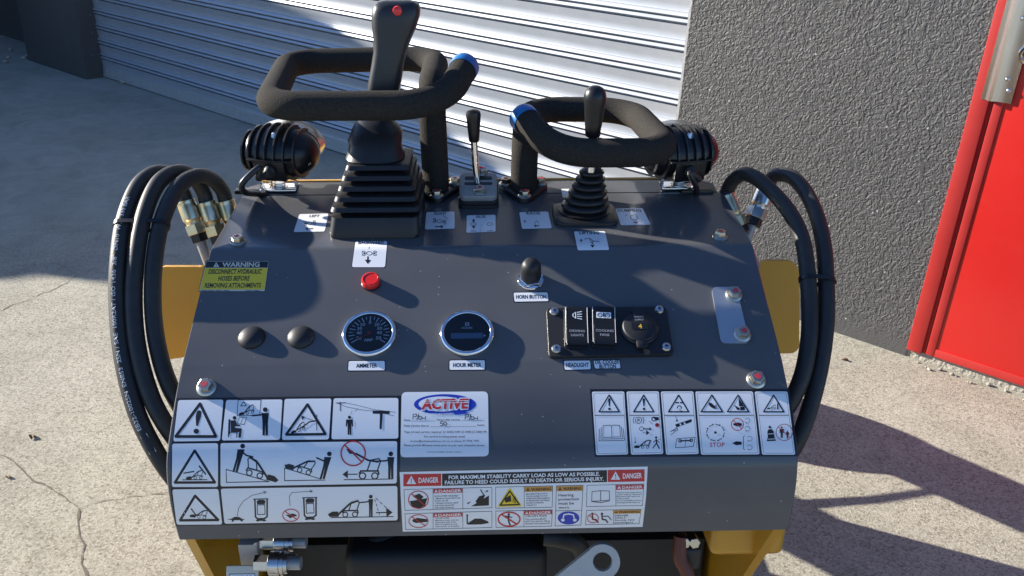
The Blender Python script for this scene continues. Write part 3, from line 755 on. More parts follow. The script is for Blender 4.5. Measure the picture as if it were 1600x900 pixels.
# print along the outer hose
PP = PA[::-1]; AS = arcs(PP); camL = -O
def onhose(s, w_, h, r=.0099):
    i = max(0, min(len(AS) - 2, bisect.bisect(AS, s) - 1)); f = (s - AS[i]) / (AS[i + 1] - AS[i]); c = PP[i].lerp(PP[i + 1], f)
    T = (PP[min(i + 2, len(PP) - 1)] - PP[max(0, i - 1)]).normalized(); dc = camL - c; dc = (dc - T * dc.dot(T)).normalized(); sd_ = dc.cross(T)
    if sd_.x > 0: sd_ = -sd_
    a = R(22) + w_ / r; return c + (dc * math.cos(a) + sd_ * math.sin(a)) * (r + h)
s0 = AS[near(PP, 241, 708)]; s1 = AS[near(PP, 229, 676)]
a = Art(lambda x, y, h: onhose(x, y, h)); a.fill('label_beige', [(s0, -.0045), (s1, -.0045), (s1, .0035), (s0, .0035)], lay=0)
a.ring('ink', s0 + .006, -.0005, .0022, .0007, lay=1); [a.line('ink', .0007, [(s0 + .010 + k * .0023, -.0018), (s0 + .0112 + k * .0023, .0012)]) for k in range(5)]; a.build('print_label', hA)
s2 = AS[near(PP, 226, 668)]; a = Art(lambda x, y, h: onhose(x, -y, h))
se = AS[near(PP, 200, 318)]
a.txt('hoseprint', 'EB32-1002SN  EN853  2SN / SAE  100R2AT / ISO 1436  3/8"  DN10  W.P. 330 BAR', s2, .0016, se, .0016, .0046, off=.008); a.build('printed_lettering', hA)

# side plates -------------------------------------------------------------------
for pts, dep_ in (([(243, 428), (253, 417), (330, 417), (330, 552), (262, 562), (243, 545)], 1.16), ([(1180, 408), (1232, 408), (1240, 410), (1246, 417), (1249, 428), (1249, 552), (1180, 553)], 1.19)):
    P = [onY(x, y, dep_ - .07) for x, y in pts]
    P = fillet([P[-1].lerp(P[0], .5)] + P + [P[-1].lerp(P[0], .5)], [0] + [.012] * len(P) + [0], 4)[1:]
    q = MB(); q.loft([P, [p + Vector((0, .006, 0)) for p in P]]); q.build('side_plate', 'yellow', ml, ang=30)

# gauges -------------------------------------------------------------------------
def gauge(px, py):
    g_ = empty('gauge', ml); M_ = frame(px, py)
    q = MB(); q.lathe([(.0300, .0003), (.0305, .0012), (.0306, .0042), (.0298, .0060), (.0280, .0071), (.0262, .0066), (.0254, .0056), (.0252, .003)], M_, 56, False, False); q.build('bezel', 'chrome', g_, ang=60)
    q = MB(); q.lathe([(.0258, .0046), (.0001, .0047)], M_, 40, False, True); q.build('dial', 'black', g_)
    return g_, M_
def glass(g_, M_):
    q = MB(); q.lathe([(.0258, .0061), (.0001, .0062)], M_, 40, False, True); q.build('glass', 'glass', g_)
g_, M_ = gauge(577.5, 524)
a = Art(fmap(M_ @ Matrix.Translation((0, 0, .0047))))
for i in range(21):
    an = R(215 - 250 * i / 20); r0, r1 = (.0185 if i % 2 else .0165), .0225; a.line('gaugewhite', .0008 if i % 2 else .0012, [(r0 * math.cos(an), r0 * math.sin(an)), (r1 * math.cos(an), r1 * math.sin(an))])
def gtxt(a, st, cx, cy, hh, c='gaugewhite', lay=1, k=1.0):
    w_ = textmesh(st, .02)[2] * hh / CAPH * k; V = cx - w_ / 2; a.txt(c, st, V, cy - hh / 2, V + w_, cy - hh / 2, -hh, lay, off=.02)
for st, x, y in (('0', 0, .0142), ('20', -.0080, .0115), ('20', .0080, .0115), ('30', -.0110, .0060), ('30', .0112, .0060), ('40', -.0112, .0002), ('40', .0114, .0002), ('50', -.0108, -.0070), ('50', .0110, -.0070), ('AMP', 0, -.0095)): gtxt(a, st, x, y, .0042 if st != 'AMP' else .0036)
a.build('dial_print', g_)
q = MB(); q.box((-.007, -.0022, .0055), (.017, .0011, .0005), M_ @ Matrix.Rotation(R(22), 4, 'Z')); q.lathe([(.002, .0048), (.002, .0058)], M_, 12); q.build('needle', 'inkred', g_)
glass(g_, M_)
g_, M_ = gauge(730, 523)
a = Art(fmap(M_ @ Matrix.Translation((0, 0, .0047))))
a.fill('lcd', [(-.0180, -.0085), (.0175, -.0085), (.0175, -.0010), (-.0180, -.0010)])
a.fill('gaugewhite', [(.0185, -.0065), (.0212, -.0048), (.0185, -.0031)])
a.fill('gaugewhite', [(-.0022, .0085), (.0022, .0085), (.0022, .0135), (-.0022, .0135)], lay=1); a.fill('black', [(-.0014, .0126), (.0014, .0126), (.0003, .0110), (.0014, .0094), (-.0014, .0094), (-.0003, .0110)], lay=2)
gtxt(a, 'HOURS', 0, .0060, .0026); a.build('dial_print', g_); glass(g_, M_)

# pilot lamp, horn button, blanking plugs, blank plate ------------------------------
M_ = frame(580, 443); pl_ = empty('pilot_lamp', ml)
q = MB(); q.lathe([(.0112, .0002), (.0112, .0014), (.0104, .002)], M_, 32); q.build('collar', 'plastic', pl_)
q = MB(); q.lathe([(.0104, .0018), (.0108, .0024), (.0108, .0074), (.0100, .0090), (.0088, .0094), (.0084, .0088), (.0005, .0088)], M_, 36); q.build('lens', 'redlens', pl_)
M_ = frame(829, 438.5); hb = empty('horn_button', ml)
q = MB(); q.lathe([(.0152, .0002), (.0155, .0020), (.0148, .0032)], M_, 32); q.build('washer', 'chrome', hb)
q = MB(); q.prism(hexr(.0150), M_, .003, .0085, .0012); q.build('hex_nut', 'chrome', hb, ang=20)
q = MB(); q.lathe([(.0120, .008), (.0124, .0105), (.0118, .0225), (.0112, .0270), (.0094, .0312), (.0062, .0335), (.0005, .0342)], M_, 32); q.build('rubber_cap', 'plastic_matt', hb, ang=60)
for px, py in ((393.5, 528), (470.5, 527.5)):
    M_ = frame(px, py); q = MB(); q.lathe([(.0152, .0003), (.0154, .0010), (.0140, .0032), (.0112, .0054), (.0075, .0070), (.0035, .0077), (.0004, .0079)], M_, 36); q.build('blanking_plug', 'plastic_matt', ml, ang=60)
P = rquad((1111, 450), (1150, 450), (1171, 538), (1126, 538), 9)
q = MB(); q.loft([[S(x, y, .0003) for x, y in P], [S(x, y, .0022) for x, y in P]]); bpn = q.build('blank_plate', 'bluegrey_steel', ml, ang=30)
for px, py in ((1146, 463), (1159, 525)): bolt(frame(px, py, .0022), 1.0, bpn)

# switch panel ------------------------------------------------------------------------
sp_ = empty('switch_panel', ml)
q = MB(); P = rquad((853, 485), (1040, 482), (1052, 557), (857, 561), 7)
q.loft([[S(x, y, .0004) for x, y in P], [S(x, y, .0036) for x, y in P], [S(952 + (x - 952) * .99, 520 + (y - 520) * .985, .0048) for x, y in P]]); q.build('mounting_plate', 'plastic_matt', sp_, ang=30)
def rocker(x0, x1, y0, y1, lean, lines, icon):
    rk = empty('rocker_switch', ml)
    cxp, cyp = (x0 + x1) / 2, (y0 + y1) / 2; M_ = frame(cxp, cyp + 5); dd = depth(S(cxp, cyp)); hw = (x1 - x0) / 2 / FPX * dd; hl = .0262
    M_ = M_ @ Matrix.Rotation(R(-lean), 4, 'Z')
    q = MB(); q.prism(rrect(-hw * 1.06, -hl * 1.05, hw * 1.06, hl * 1.05, .003), M_, .0046, .0066, .0006); q.build('bezel', 'plastic', rk)
    rings = []
    def hh(f): return .0105 + .0026 * (f * f) * (1 if f > 0 else .35)      # top half stands proud
    for f in [-1 + 2 * k / 12 for k in range(13)]:
        y = f * hl * .97; z = hh(f) + (.0 if abs(f) < .98 else -.0015); wv = hw * (.93 if abs(f) < .98 else .88)
        rings.append([M_ @ Vector(p) for p in ((-wv, y, .0055), (-wv, y, z - .0012), (-wv * .92, y, z), (wv * .92, y, z), (wv, y, z - .0012), (wv, y, .0055))])
    q = MB(); q.loft(rings); q.build('rocker', 'plastic', rk, ang=35)
    def mp(x, y, h):
        f = y / (hl * .97); return M_ @ Vector((x, y, hh(f) + h))
    a = Art(mp, .0015); icon(a)
    for i, st in enumerate(lines): gtxt(a, st, .0004, -.0075 - i * .0058, .0031, 'inkgrey')
    a.build('icon_print', rk)
    for sx in (-1, 1):
        q = MB(); q.tube([M_ @ Vector((sx * hw * .94, f * hl * .95, hh(f) - .0003)) for f in (-.95, -.5, 0, .5, .95)], .0004, 6); q.build('edge_trim', 'steel', rk)
def ic1(a):
    a.fill('gaugewhite', [(-.0045, .0150), (-.0005, .0180), (-.0005, .0090), (-.0045, .0120)], [(-.0035, .0148), (-.0015, .0165), (-.0015, .0105), (-.0035, .0122)])
    for k in range(4): a.line('gaugewhite', .0009, [(.0008, .0172 - k * .0025), (.0060, .0185 - k * .0033)])
def ic2(a):
    a.fill('gaugewhite', [(-.0085, .0095), (.0080, .0095), (.0080, .0170), (-.0085, .0170)])
    for x in (-.0045, .0042): a.ring('ink', x, .0132, .0024, .0010, lay=2); a.disc('ink', x, .0132, .0008, lay=3)
    a.fill('ink', [(-.0010, .0105), (.0008, .0105), (.0008, .0160), (-.0010, .0160)], lay=3)
rocker(882, 918, 479, 545, 2.5, ('DRIVING', 'LIGHTS'), ic1)
rocker(924, 961, 478, 545, 3.5, ('COOLING', 'FANS'), ic2)
sk = empty('power_socket', ml); M_ = frame(998, 519)
q = MB(); q.lathe([(.0212, .0046), (.0212, .0072), (.0200, .0082)], M_, 40); q.build('socket_ring', 'plastic', sk)
q = MB(); q.lathe([(.0195, .0080), (.0198, .0098), (.0190, .0114), (.0178, .0120), (.0005, .0121)], M_, 40); q.build('lid', 'plastic_matt', sk)
q = MB(); q.box((0, .0215, .0085), (.0110, .0100, .0080), M_, .001); q.build('hinge', 'plastic_matt', sk)
q = MB(); q.prism(rrect(-.0060, -.0275, .0060, -.0165, .003), M_, .0080, .0112, .0008); q.build('pull_tab', 'plastic_matt', sk)
a = Art(fmap(M_ @ Matrix.Translation((0, 0, .0122)))); gtxt(a, 'POWER', 0, .0125, .0022, 'inkgrey'); gtxt(a, 'SUPPLY', 0, .0085, .0022, 'inkgrey')
a.fill('black', [(-.0095, -.0045), (.0085, -.0045), (.0085, .0045), (-.0095, .0045)]); gtxt(a, '4', 0, -.0005, .0058, 'amber', 2); a.build('lid_print', sk)
for px, py in ((866, 491), (1029, 488), (869, 549), (1040, 546)):
    M_ = frame(px, py) @ Matrix.Rotation(random.uniform(0, 1.5), 4, 'Z'); a = Art(fmap(M_ @ Matrix.Translation((0, 0, .0080)))); a.col('steel')
    a.mb.lathe([(.0052, .0044), (.0054, .0055), (.0045, .0072), (.002, .0080), (.0003, .0080)], M_, 20)
    a.line('ink', .0008, [(-.0022, 0), (.0022, 0)]); a.line('ink', .0008, [(0, -.0022), (0, .0022)], lay=2); a.build('screw', sp_)

# stickers -------------------------------------------------------------------------
def sticker(name, quad, r, border=1.6, bg='white', edge='ink'):
    a = Art(pxmap(), 3); o1 = rquad(*quad, r)
    c = Vector((sum(p[0] for p in quad) / 4, sum(p[1] for p in quad) / 4))
    a.fill(edge, o1, lay=-1)
    def ins(p): d = Vector(p) - c; return (p[0] - math.copysign(min(abs(d.x), border), d.x), p[1] - math.copysign(min(abs(d.y), border), d.y))
    a.fill(bg, rquad(*[ins(p) for p in quad], r), lay=0); return a
KD = .00127
def deck_txt(a, st, cx, by, wd, hh): a.txt('ink', st, cx - wd / 2, by, cx + wd / 2, by, hh, lean=-(cx - 770) * KD * 1.0, off=.03)
def arrow(a, x, y, dx, dy, s=1.0, c='ink', w_=1.6):
    d = Vector((dx, dy)); n = Vector((-dy, dx)).normalized(); l = d.length; d.normalize(); p = Vector((x, y)); e = p + d * l
    a.line(c, w_, [p, e - d * 3 * s]); a.fill(c, [tuple(e), tuple(e - d * 4.5 * s + n * 3.4 * s), tuple(e - d * 4.5 * s - n * 3.4 * s)], lay=2)
def axle(a, cx, cy, s, sk_=0):
    a.ring('ink', cx, cy, 4.2 * s, .8, 2.6 * s)
    for sx in (-1, 1):
        for sy in (-1, 1): a.ring('ink', cx + sx * 8.5 * s, cy + sy * 2.1 * s + sx * sk_, 2.3 * s, .8, 1.3 * s)
        a.line('ink', .8, [(cx + sx * 4.2 * s, cy + sk_ * sx * .5), (cx + sx * 8 * s, cy + sx * sk_)])
a = sticker('direction_sticker', [(467, 334), (514, 333), (508, 362.5), (458, 363.5)], 2.5, .7); deck_txt(a, 'LEFT', 491, 339.5, 16, 3.6); axle(a, 484, 349, .85, -1); arrow(a, 489, 357.5, -12, .5, .8); a.build('direction_sticker', console)
a = sticker('direction_sticker', [(665.5, 331), (711, 330), (711, 358), (663, 359.5)], 2.5, .7); deck_txt(a, 'RIGHT', 688, 335.8, 19, 3.8); axle(a, 687, 346, .95, 1.2); a.line('ink', .8, [(692, 337), (700, 342)]); arrow(a, 680, 354.5, 13, 0, .9); a.build('direction_sticker', console)
a = sticker('auxiliary_sticker', [(728.5, 336), (775, 335), (775, 363), (728, 364.5)], 2.5, .7); deck_txt(a, 'AUX', 751.5, 340.6, 16, 4); a.line('ink', .3, [(752, 349), (751, 364)])
arrow(a, 740, 347.5, 0, -5.5, .9); arrow(a, 740, 352.5, 0, 5.5, .9); a.ring('ink', 739.5, 350.4, 4.6, .8, 2); a.ring('ink', 765.5, 350.4, 4.4, .8, 2); a.txt('ink', 'ON', 735.5, 362, 743.5, 362, 2); a.txt('ink', 'OFF', 761, 362, 771, 361.8, 2); a.build('auxiliary_sticker', console)
a = sticker('direction_sticker', [(810.5, 331), (857, 330), (863, 357.5), (815, 358.5)], 2.5, .7); deck_txt(a, 'RACK', 834, 335.3, 23, 3.6); a.line('ink', .7, [(835, 350), (838.5, 345), (842, 349)]); arrow(a, 842, 353, -8, .2, .7); arrow(a, 820, 349, 0, -5, .6, w_=.8); a.build('direction_sticker', console)
a = sticker('dumping_sticker', [(960.5, 325.5), (1004.5, 324.5), (1017.5, 352), (969.5, 353)], 2.5, .7); deck_txt(a, 'DUMPING', 984, 331, 37, 4)
a.line('ink', .9, [(985, 338), (992, 335), (997, 341), (993, 345), (986, 342)], True); a.line('ink', .7, [(980, 335), (977, 338)]); a.fill('ink', [(988, 347), (998, 346.6), (993.5, 349.5)]); a.build('dumping_sticker', console)
a = sticker('lifting_sticker', [(896, 361), (946, 360.5), (952.5, 391.5), (902, 392)], 2.5, .7); deck_txt(a, 'LIFTING', 921, 366.2, 31, 4.2)
a.line('ink', .9, [(913, 374), (921, 372.5), (927, 377), (936, 377.5)]); a.line('ink', .9, [(921, 372.5), (924, 379), (928, 377.5)]); arrow(a, 908, 379, 0, -5.5, .7, w_=.9); arrow(a, 925.5, 380, .5, 7.5, 1.0, w_=2.2); a.build('lifting_sticker', console)
a = sticker('backward_sticker', [(554.5, 376), (606, 376), (602.5, 418.5), (549, 418.5)], 3, .9); deck_txt(a, 'BACKWARD', 579.5, 381.5, 40, 4.4); axle(a, 577, 396, 1.05); arrow(a, 575, 401.5, -.6, 11, 1.4, w_=2.4); a.line('ink', .7, [(577, 386), (576.5, 389)]); a.build('backward_sticker', console)
a = sticker('lever_sticker', [(876, 294.5), (905, 294.5), (905, 310), (879, 310)], 2, .6); a.build('lever_sticker', console)
# small name plates
for nm, quad, lines, hh in (('name_sticker', [(543.5, 563), (602.5, 562.5), (603, 580), (542.5, 580.5)], ['AMMETER'], 6.2), ('name_sticker', [(701, 562), (759, 561.5), (759, 579), (701, 579.5)], ['HOUR METER'], 6.2), ('name_sticker', [(801, 456), (857, 455.5), (858.5, 472), (802.5, 473)], ['HORN BUTTON'], 5.8),
        ('name_sticker', [(879.5, 562.5), (923.5, 562), (924.5, 578.5), (881, 579.5)], ['HEADLIGHT'], 6.4), ('name_sticker', [(926, 562), (969, 561), (971, 577), (928, 577.5)], ['OIL COOLER', 'BUTTON'], 6.0)):
    a = sticker(nm, quad, 2.2, 1.5); x0 = sum(p[0] for p in quad) / 4; y0 = (quad[0][1] + quad[2][1]) / 2; w_ = quad[1][0] - quad[0][0]
    ww = {'AMMETER': 33, 'HOUR METER': 44, 'HORN BUTTON': 47, 'HEADLIGHT': 36, 'OIL COOLER': 38, 'BUTTON': 26}
    if len(lines) == 1: a.txt('ink', lines[0], x0 - ww[lines[0]] / 2, y0 + hh / 2, x0 + ww[lines[0]] / 2, y0 + hh / 2 - .4, hh, off=.025)
    else:
        for i, st in enumerate(lines): a.txt('ink', st, x0 - ww[st] / 2 + i * 1, y0 - .6 + i * 6.9, x0 + ww[st] / 2 + i, y0 - .9 + i * 6.9, hh, off=.03)
    a.build(nm, console)
# yellow warning sticker
def wtri(a, cx, cy, s, c, ci, lay=2):
    a.fill(c, [(cx, cy - s), (cx + s * 1.1, cy + s * .9), (cx - s * 1.1, cy + s * .9)], lay=lay)
    a.fill(ci, [(cx - s * .13, cy - s * .4), (cx + s * .13, cy - s * .4), (cx + s * .07, cy + s * .35), (cx - s * .07, cy + s * .35)], [(cx - s * .12, cy + s * .48), (cx + s * .12, cy + s * .48), (cx + s * .12, cy + s * .7), (cx - s * .12, cy + s * .7)], lay=lay + 1)
a = sticker('warning_sticker', [(321.5, 407), (421, 407), (414.5, 456), (310, 456)], .5, .9, 'label_beige', 'ink')
a.fill('ink', [(323, 408.6), (419.5, 408.6), (418, 418.4), (320.6, 418.4)], lay=1); a.fill('inkyellow', [(320.3, 419), (417.8, 419), (413.4, 452.6), (312.4, 452.6)], lay=1)
wtri(a, 338, 413.8, 4.2, 'label_beige', 'ink'); a.txt('label_beige', 'WARNING', 347, 417.3, 405.5, 417, 7, lay=2, off=.03, lean=.1)
for st, x0, x1, y in (('DISCONNECT HYDRAULIC', 325.5, 408, 428.2), ('HOSES BEFORE', 340.5, 389.5, 438.8), ('REMOVING ATTACHMENTS', 319.5, 407, 449.8)): a.txt('ink', st, x0, y, x1, y - .3, 7.2, lay=2, off=.025, lean=.22)
[a.line('ink', .8, [(x, 454.2), (x + 9, 454.2)], lay=2) for x in (314, 325, 337, 349, 384, 396)]; a.build('warning_sticker', console)

# pictogram sheets: left -----------------------------------------------------------
A_ = Art(pxmap(250, 600, 3.75), 10); X2 = 712.5
def blk(a, quad, r=0.01): a.fill('ink', rquad(*quad, r), lay=-1)
blk(A_, [(98, 82), (1412, 70), (1408, 808), (92, 832)]) if False else None
A_.fill('ink', [(99, 82), (X2 + 699, 68), (X2 + 697, 330), (X2 + 692, 590), (X2 + 697, 810), (92, 832), (62, 610), (62, 480), (72, 343)], lay=-1)
cells = [[(107, 95), (372, 92), (352, 333), (78, 337)], [(388, 94), (718, 91), (703, 327), (362, 331)], [(X2 + 18, 88), (X2 + 292, 85), (X2 + 277, 325), (X2 + 2, 328)], [(X2 + 305, 84), (X2 + 684, 82), (X2 + 684, 320), (X2 + 292, 324)],
    [(72, 350), (340, 347), (340, 603), (70, 603)], [(355, 347), (X2 + 677, 335), (X2 + 675, 582), (355, 600)], [(72, 617), (342, 614), (365, 822), (98, 824)], [(356, 613), (X2 + 678, 597), (X2 + 680, 798), (378, 818)]]
for c_ in cells: A_.fill('white', rquad(*c_, 14), lay=0)
def tri(a, A, B, C, wd, c='ink', lay=1): a.line(c, wd, [A, B, C], True, lay)
def person(a, x, y, h, c='ink', lean=0, arm=None, w_=None):
    """feet at (x,y), height h upward"""
    r = h * .085; w_ = w_ or h * .13; a.disc(c, x + lean, y - h + r, r, lay=2); sy = y - h * .80; hy = y - h * .47
    a.fill(c, [(x - w_ + lean * .8, sy), (x + w_ + lean * .8, sy), (x + w_ * .75 + lean * .5, hy), (x + w_ * .75, y), (x + w_ * .1, y), (x + lean * .4, hy), (x - w_ * .1, y), (x - w_ * .75, y), (x - w_ * .75 + lean * .5, hy)])
    for s_ in ((-1, 1) if arm is None else ()): a.line(c, h * .07, [(x + s_ * w_ * 1.1 + lean * .8, sy + 3), (x + s_ * w_ * 1.25 + lean * .6, hy + 2)], lay=2)
    if arm: a.line(c, h * .055, [(x + lean * .8, sy + h * .05)] + arm, lay=2)
def mloader(a, x, y, s, rot=0, flip=1, raised=False, c='ink', lw=1.0):
    """side view of a small loader, wheels on (x,y)"""
    cr_, sr = math.cos(rot), math.sin(rot)
    def T(p): px_, py_ = p[0] * s * flip, -p[1] * s; return (x + px_ * cr_ - py_ * sr, y + px_ * sr + py_ * cr_)
    for wx in (-14, 16): a.ring(c, *T((wx, 8)), 7.5 * s, 3.2 * s * lw)
    a.line(c, 4 * s * lw, [T(p) for p in ((-22, 14), (-18, 20), (24, 20), (26, 12))])
    a.line(c, 3.2 * s * lw, [T(p) for p in ((22, 20), (30, 44), (26, 50), (6, 46), (-2, 22))], lay=2)
    if raised:
        a.line(c, 4.5 * s * lw, [T(p) for p in ((24, 42), (0, 46), (-30, 62))], lay=3); a.fill(c, [T(p) for p in ((-28, 60), (-46, 62), (-54, 74), (-40, 70))], lay=2)
    else:
        a.line(c, 5.5 * s * lw, [T(p) for p in ((26, 50), (2, 42), (-30, 14), (-36, 8))], lay=3); a.fill(c, [T(p) for p in ((-34, 2), (-62, 2), (-68, 10), (-54, 18), (-36, 18))], lay=2)
# cell 1
tri(A_, (235, 116), (328, 308), (92, 308), 17); A_.fill('ink', [(216, 165), (222, 156), (236, 155), (243, 163), (241, 190), (222, 246), (212, 246), (209, 190)]); A_.disc('ink', 213, 277, 16, 15)
# cell 2
A_.fill('ink', [(402, 207), (413, 207), (411, 292), (398, 312)], [(0, 0)] * 3); A_.disc('ink', 437, 199, 11); A_.fill('ink', [(414, 214), (444, 212), (450, 236), (470, 240), (470, 247), (440, 248), (440, 258), (480, 260), (474, 314), (458, 314), (464, 282), (416, 282)]); A_.line('ink', 6, [(400, 283), (452, 283), (450, 313)]); A_.line('ink', 5, [(404, 283), (402, 312)])
A_.line('ink', 3, [(452, 232), (466, 194), (508, 196), (494, 238)], True); A_.line('ink', 2.5, [(486, 197), (473, 234)])
A_.line('ink', 3.5, [(458, 94), (592, 92), (584, 183), (452, 187)], True); tri(A_, (491, 103), (506, 128), (473, 129), 4); mloader(A_, 528, 176, 1.0, -.18)
person(A_, 617, 302, 165, arm=[(588, 182), (540, 186)])
# cell 3
tri(A_, (X2 + 152, 120), (X2 + 257, 294), (X2 + 27, 297), 15); mloader(A_, X2 + 118, 276, .95, -.3); A_.line('ink', 7, [(X2 + 108, 262), (X2 + 165, 222), (X2 + 206, 216)], lay=3); A_.line('ink', 4, [(X2 + 205, 180), (X2 + 206, 272)]); A_.line('ink', 2.5, [(X2 + 120, 192), (X2 + 200, 218)], lay=3); A_.fill('ink', [(X2 + 116, 188), (X2 + 136, 190), (X2 + 122, 214)])
# cell 4
A_.line('ink', 4, [(X2 + 318, 112), (X2 + 376, 110)]); A_.line('ink', 5, [(X2 + 344, 108), (X2 + 344, 158)]); A_.line('ink', 2.2, [(X2 + 326, 112), (X2 + 380, 134), (X2 + 470, 152), (X2 + 540, 158)]); A_.line('ink', 2.2, [(X2 + 370, 110), (X2 + 440, 124), (X2 + 540, 150), (X2 + 668, 166)]); A_.line('ink', 2.2, [(X2 + 590, 170), (X2 + 660, 188)])
A_.fill('ink', [(X2 + 534, 156), (X2 + 634, 158), (X2 + 632, 176), (X2 + 534, 174)]); A_.fill('ink', [(X2 + 576, 174), (X2 + 592, 174), (X2 + 587, 265), (X2 + 574, 265)], lay=2); person(A_, X2 + 398, 298, 112)
A_.line('ink', 2, [(X2 + 404, 178), (X2 + 412, 166), (X2 + 412, 156)]); A_.line('ink', 2, [(X2 + 428, 160), (X2 + 450, 146)])
# cell 5
tri(A_, (204, 390), (322, 576), (88, 577), 15); mloader(A_, 222, 558, 1.05, -.04); A_.line('ink', 5, [(132, 561), (276, 560)]); A_.line('ink', 8, [(230, 480), (258, 515), (268, 528)], lay=3); A_.line('ink', 7, [(140, 522), (200, 512)], lay=3)
# cell 6
A_.line('ink', 5, [(388, 500), (640, 571), (390, 576)], True); person(A_, 440, 515, 165, lean=45, arm=[(505, 418), (545, 428)]); mloader(A_, 552, 545, 2.1, .27, -1)
A_.line('ink', 5, [(X2 + 18, 492), (X2 + 18, 566), (X2 + 255, 562)]); A_.line('ink', 5, [(X2 + 18, 492), (X2 + 230, 556)]); mloader(A_, X2 + 126, 524, 1.75, .28); person(A_, X2 + 238, 556, 160, lean=42, arm=[(X2 + 245, 450), (X2 + 205, 432)])
A_.line('ink', 5, [(X2 + 366, 560), (X2 + 650, 556)]); mloader(A_, X2 + 508, 557, 2.4, 0, 1, True); person(A_, X2 + 640, 556, 160, arm=[(X2 + 612, 450), (X2 + 560, 452)]); arrow(A_, X2 + 445, 528, -88, 1, 7, w_=6)
A_.ring('inkred', X2 + 420, 407, 71, 8, lay=4); A_.line('inkred', 8, [(X2 + 370, 358), (X2 + 470, 456)], lay=5)
# cell 7
tri(A_, (206, 654), (342, 796), (118, 798), 15); mloader(A_, 242, 788, 1.05, .12); A_.line('ink', 5, [(160, 792), (300, 792)]); A_.line('ink', 7, [(184, 730), (200, 752), (215, 770)], lay=3)
# cell 8
def turtle(x, y, s=1): A_.fill('ink', [(x - 55 * s, y), (x - 30 * s, y - 4), (x - 10 * s, y - 15 * s), (x + 15 * s, y - 14 * s), (x + 36 * s, y - 2), (x + 52 * s, y), (x + 36 * s, y + 4), (x + 40 * s, y + 12), (x + 28 * s, y + 12), (x + 20 * s, y + 5), (x - 14 * s, y + 6), (x - 18 * s, y + 14), (x - 28 * s, y + 14), (x - 26 * s, y + 4)])
turtle(448, 792); A_.line('ink', 3, [(452, 774), (462, 725), (490, 685), (540, 652), (615, 634)]); A_.line('ink', 3, [(605, 627), (624, 632), (610, 642)])
def topview(x, y):
    A_.line('ink', 9, [(x - 36, y - 62), (x - 32, y + 40), (x - 18, y + 52), (x + 20, y + 50), (x + 36, y + 38), (x + 36, y - 64)]); A_.line('ink', 5, [(x - 44, y - 64), (x + 42, y - 66)], lay=2); A_.fill('ink', [(x - 26, y - 52), (x - 14, y - 60), (x + 16, y - 60), (x + 28, y - 54), (x + 22, y - 36), (x - 22, y - 34)], lay=2)
    A_.line('ink', 4, [(x - 22, y - 30), (x + 22, y - 32), (x + 24, y + 24), (x - 20, y + 26)], True, lay=2)
    for dx in (-18, 18): A_.disc('ink', x + dx, y + 60, 12, 5, lay=3)
    A_.disc('ink', x, y + 54, 9, 9, lay=3)
topview(592, 738); topview(X2 + 166, 730)
A_.line('ink', 3, [(X2 + 50, 712), (X2 + 46, 660), (X2 + 60, 635), (X2 + 175, 628)]); A_.line('ink', 3, [(X2 + 165, 621), (X2 + 182, 627), (X2 + 166, 635)])
A_.fill('ink', [(X2 + 22, 765), (X2 + 45, 766), (X2 + 60, 758), (X2 + 80, 762), (X2 + 92, 772), (X2 + 70, 776), (X2 + 50, 786), (X2 + 36, 774)]); A_.ring('inkred', X2 + 55, 768, 48, 5, 36, lay=3); A_.line('inkred', 5, [(X2 + 20, 744), (X2 + 90, 792)], lay=4)
mloader(A_, X2 + 400, 779, 1.9, -.02); A_.line('ink', 5, [(X2 + 290, 782), (X2 + 655, 776)]); person(A_, X2 + 523, 776, 128, arm=[(X2 + 500, 690), (X2 + 455, 694)], w_=14)
for k in range(4): A_.line('ink', 4, [(X2 + 546 + k * 8, 676 + k * 25), (X2 + 550 + k * 8, 690 + k * 25)]); A_.line('ink', 4, [(X2 + 552 + k * 24, 668 + k * 22), (X2 + 566 + k * 24, 681 + k * 22)])
arrow(A_, X2 + 555, 753, 95, -2, 8, w_=6)
A_.build('pictogram_sticker', console)

# pictogram sheet: right -----------------------------------------------------------
B_ = Art(pxmap(900, 590, 4.4444), 11)
B_.fill('ink', [(97, 80), (1482, 80), (1512, 300), (1540, 547), (130, 551), (112, 310)], lay=-1)
for TL, TR, BR, BL in ([(110, 98), (335, 97), (362, 533), (140, 538)], [(350, 97), (575, 96), (606, 530), (382, 535)], [(588, 97), (815, 96), (852, 530), (625, 535)], [(828, 97), (1228, 96), (1275, 533), (868, 535)], [(1240, 97), (1468, 97), (1522, 535), (1292, 535)]):
    B_.fill('white', rquad(TL, TR, BR, BL, 14), lay=0)
    ii = lambda p, dx, dy: (p[0] + dx, p[1] + dy)
    inn = rquad(ii(TL, 11, 10), ii(TR, -9, 10), ii(BR, -10, -10), ii(BL, 10, -10), 10); B_.line('ink', 2, inn, True)
    f = .375; B_.line('ink', 5, [(TL[0] + (BL[0] - TL[0]) * f + 10, 263), (TR[0] + (BR[0] - TR[0]) * f - 10, 262)], lay=2)
def btri(cx, w_=70, top=122, bot=238): tri(B_, (cx, top), (cx + w_, bot), (cx - w_, bot), 9)
def excl(cx):
    B_.fill('ink', [(cx - 8, 150), (cx - 4, 145), (cx + 6, 145), (cx + 9, 151), (cx + 4, 200), (cx - 2, 200)]); B_.disc('ink', cx + 2, 218, 9)
btri(230); excl(230); btri(470); excl(470); btri(712); btri(943, 74); btri(1125, 74); btri(1372, 70)
B_.fill('ink', [(690, 170), (715, 170), (715, 180), (690, 180)], [(722, 170), (746, 170), (746, 180), (722, 180)]); B_.line('ink', 6, [(702, 212), (708, 198), (722, 196), (732, 208), (728, 216)]); B_.line('ink', 4, [(716, 218), (724, 228), (744, 236)])
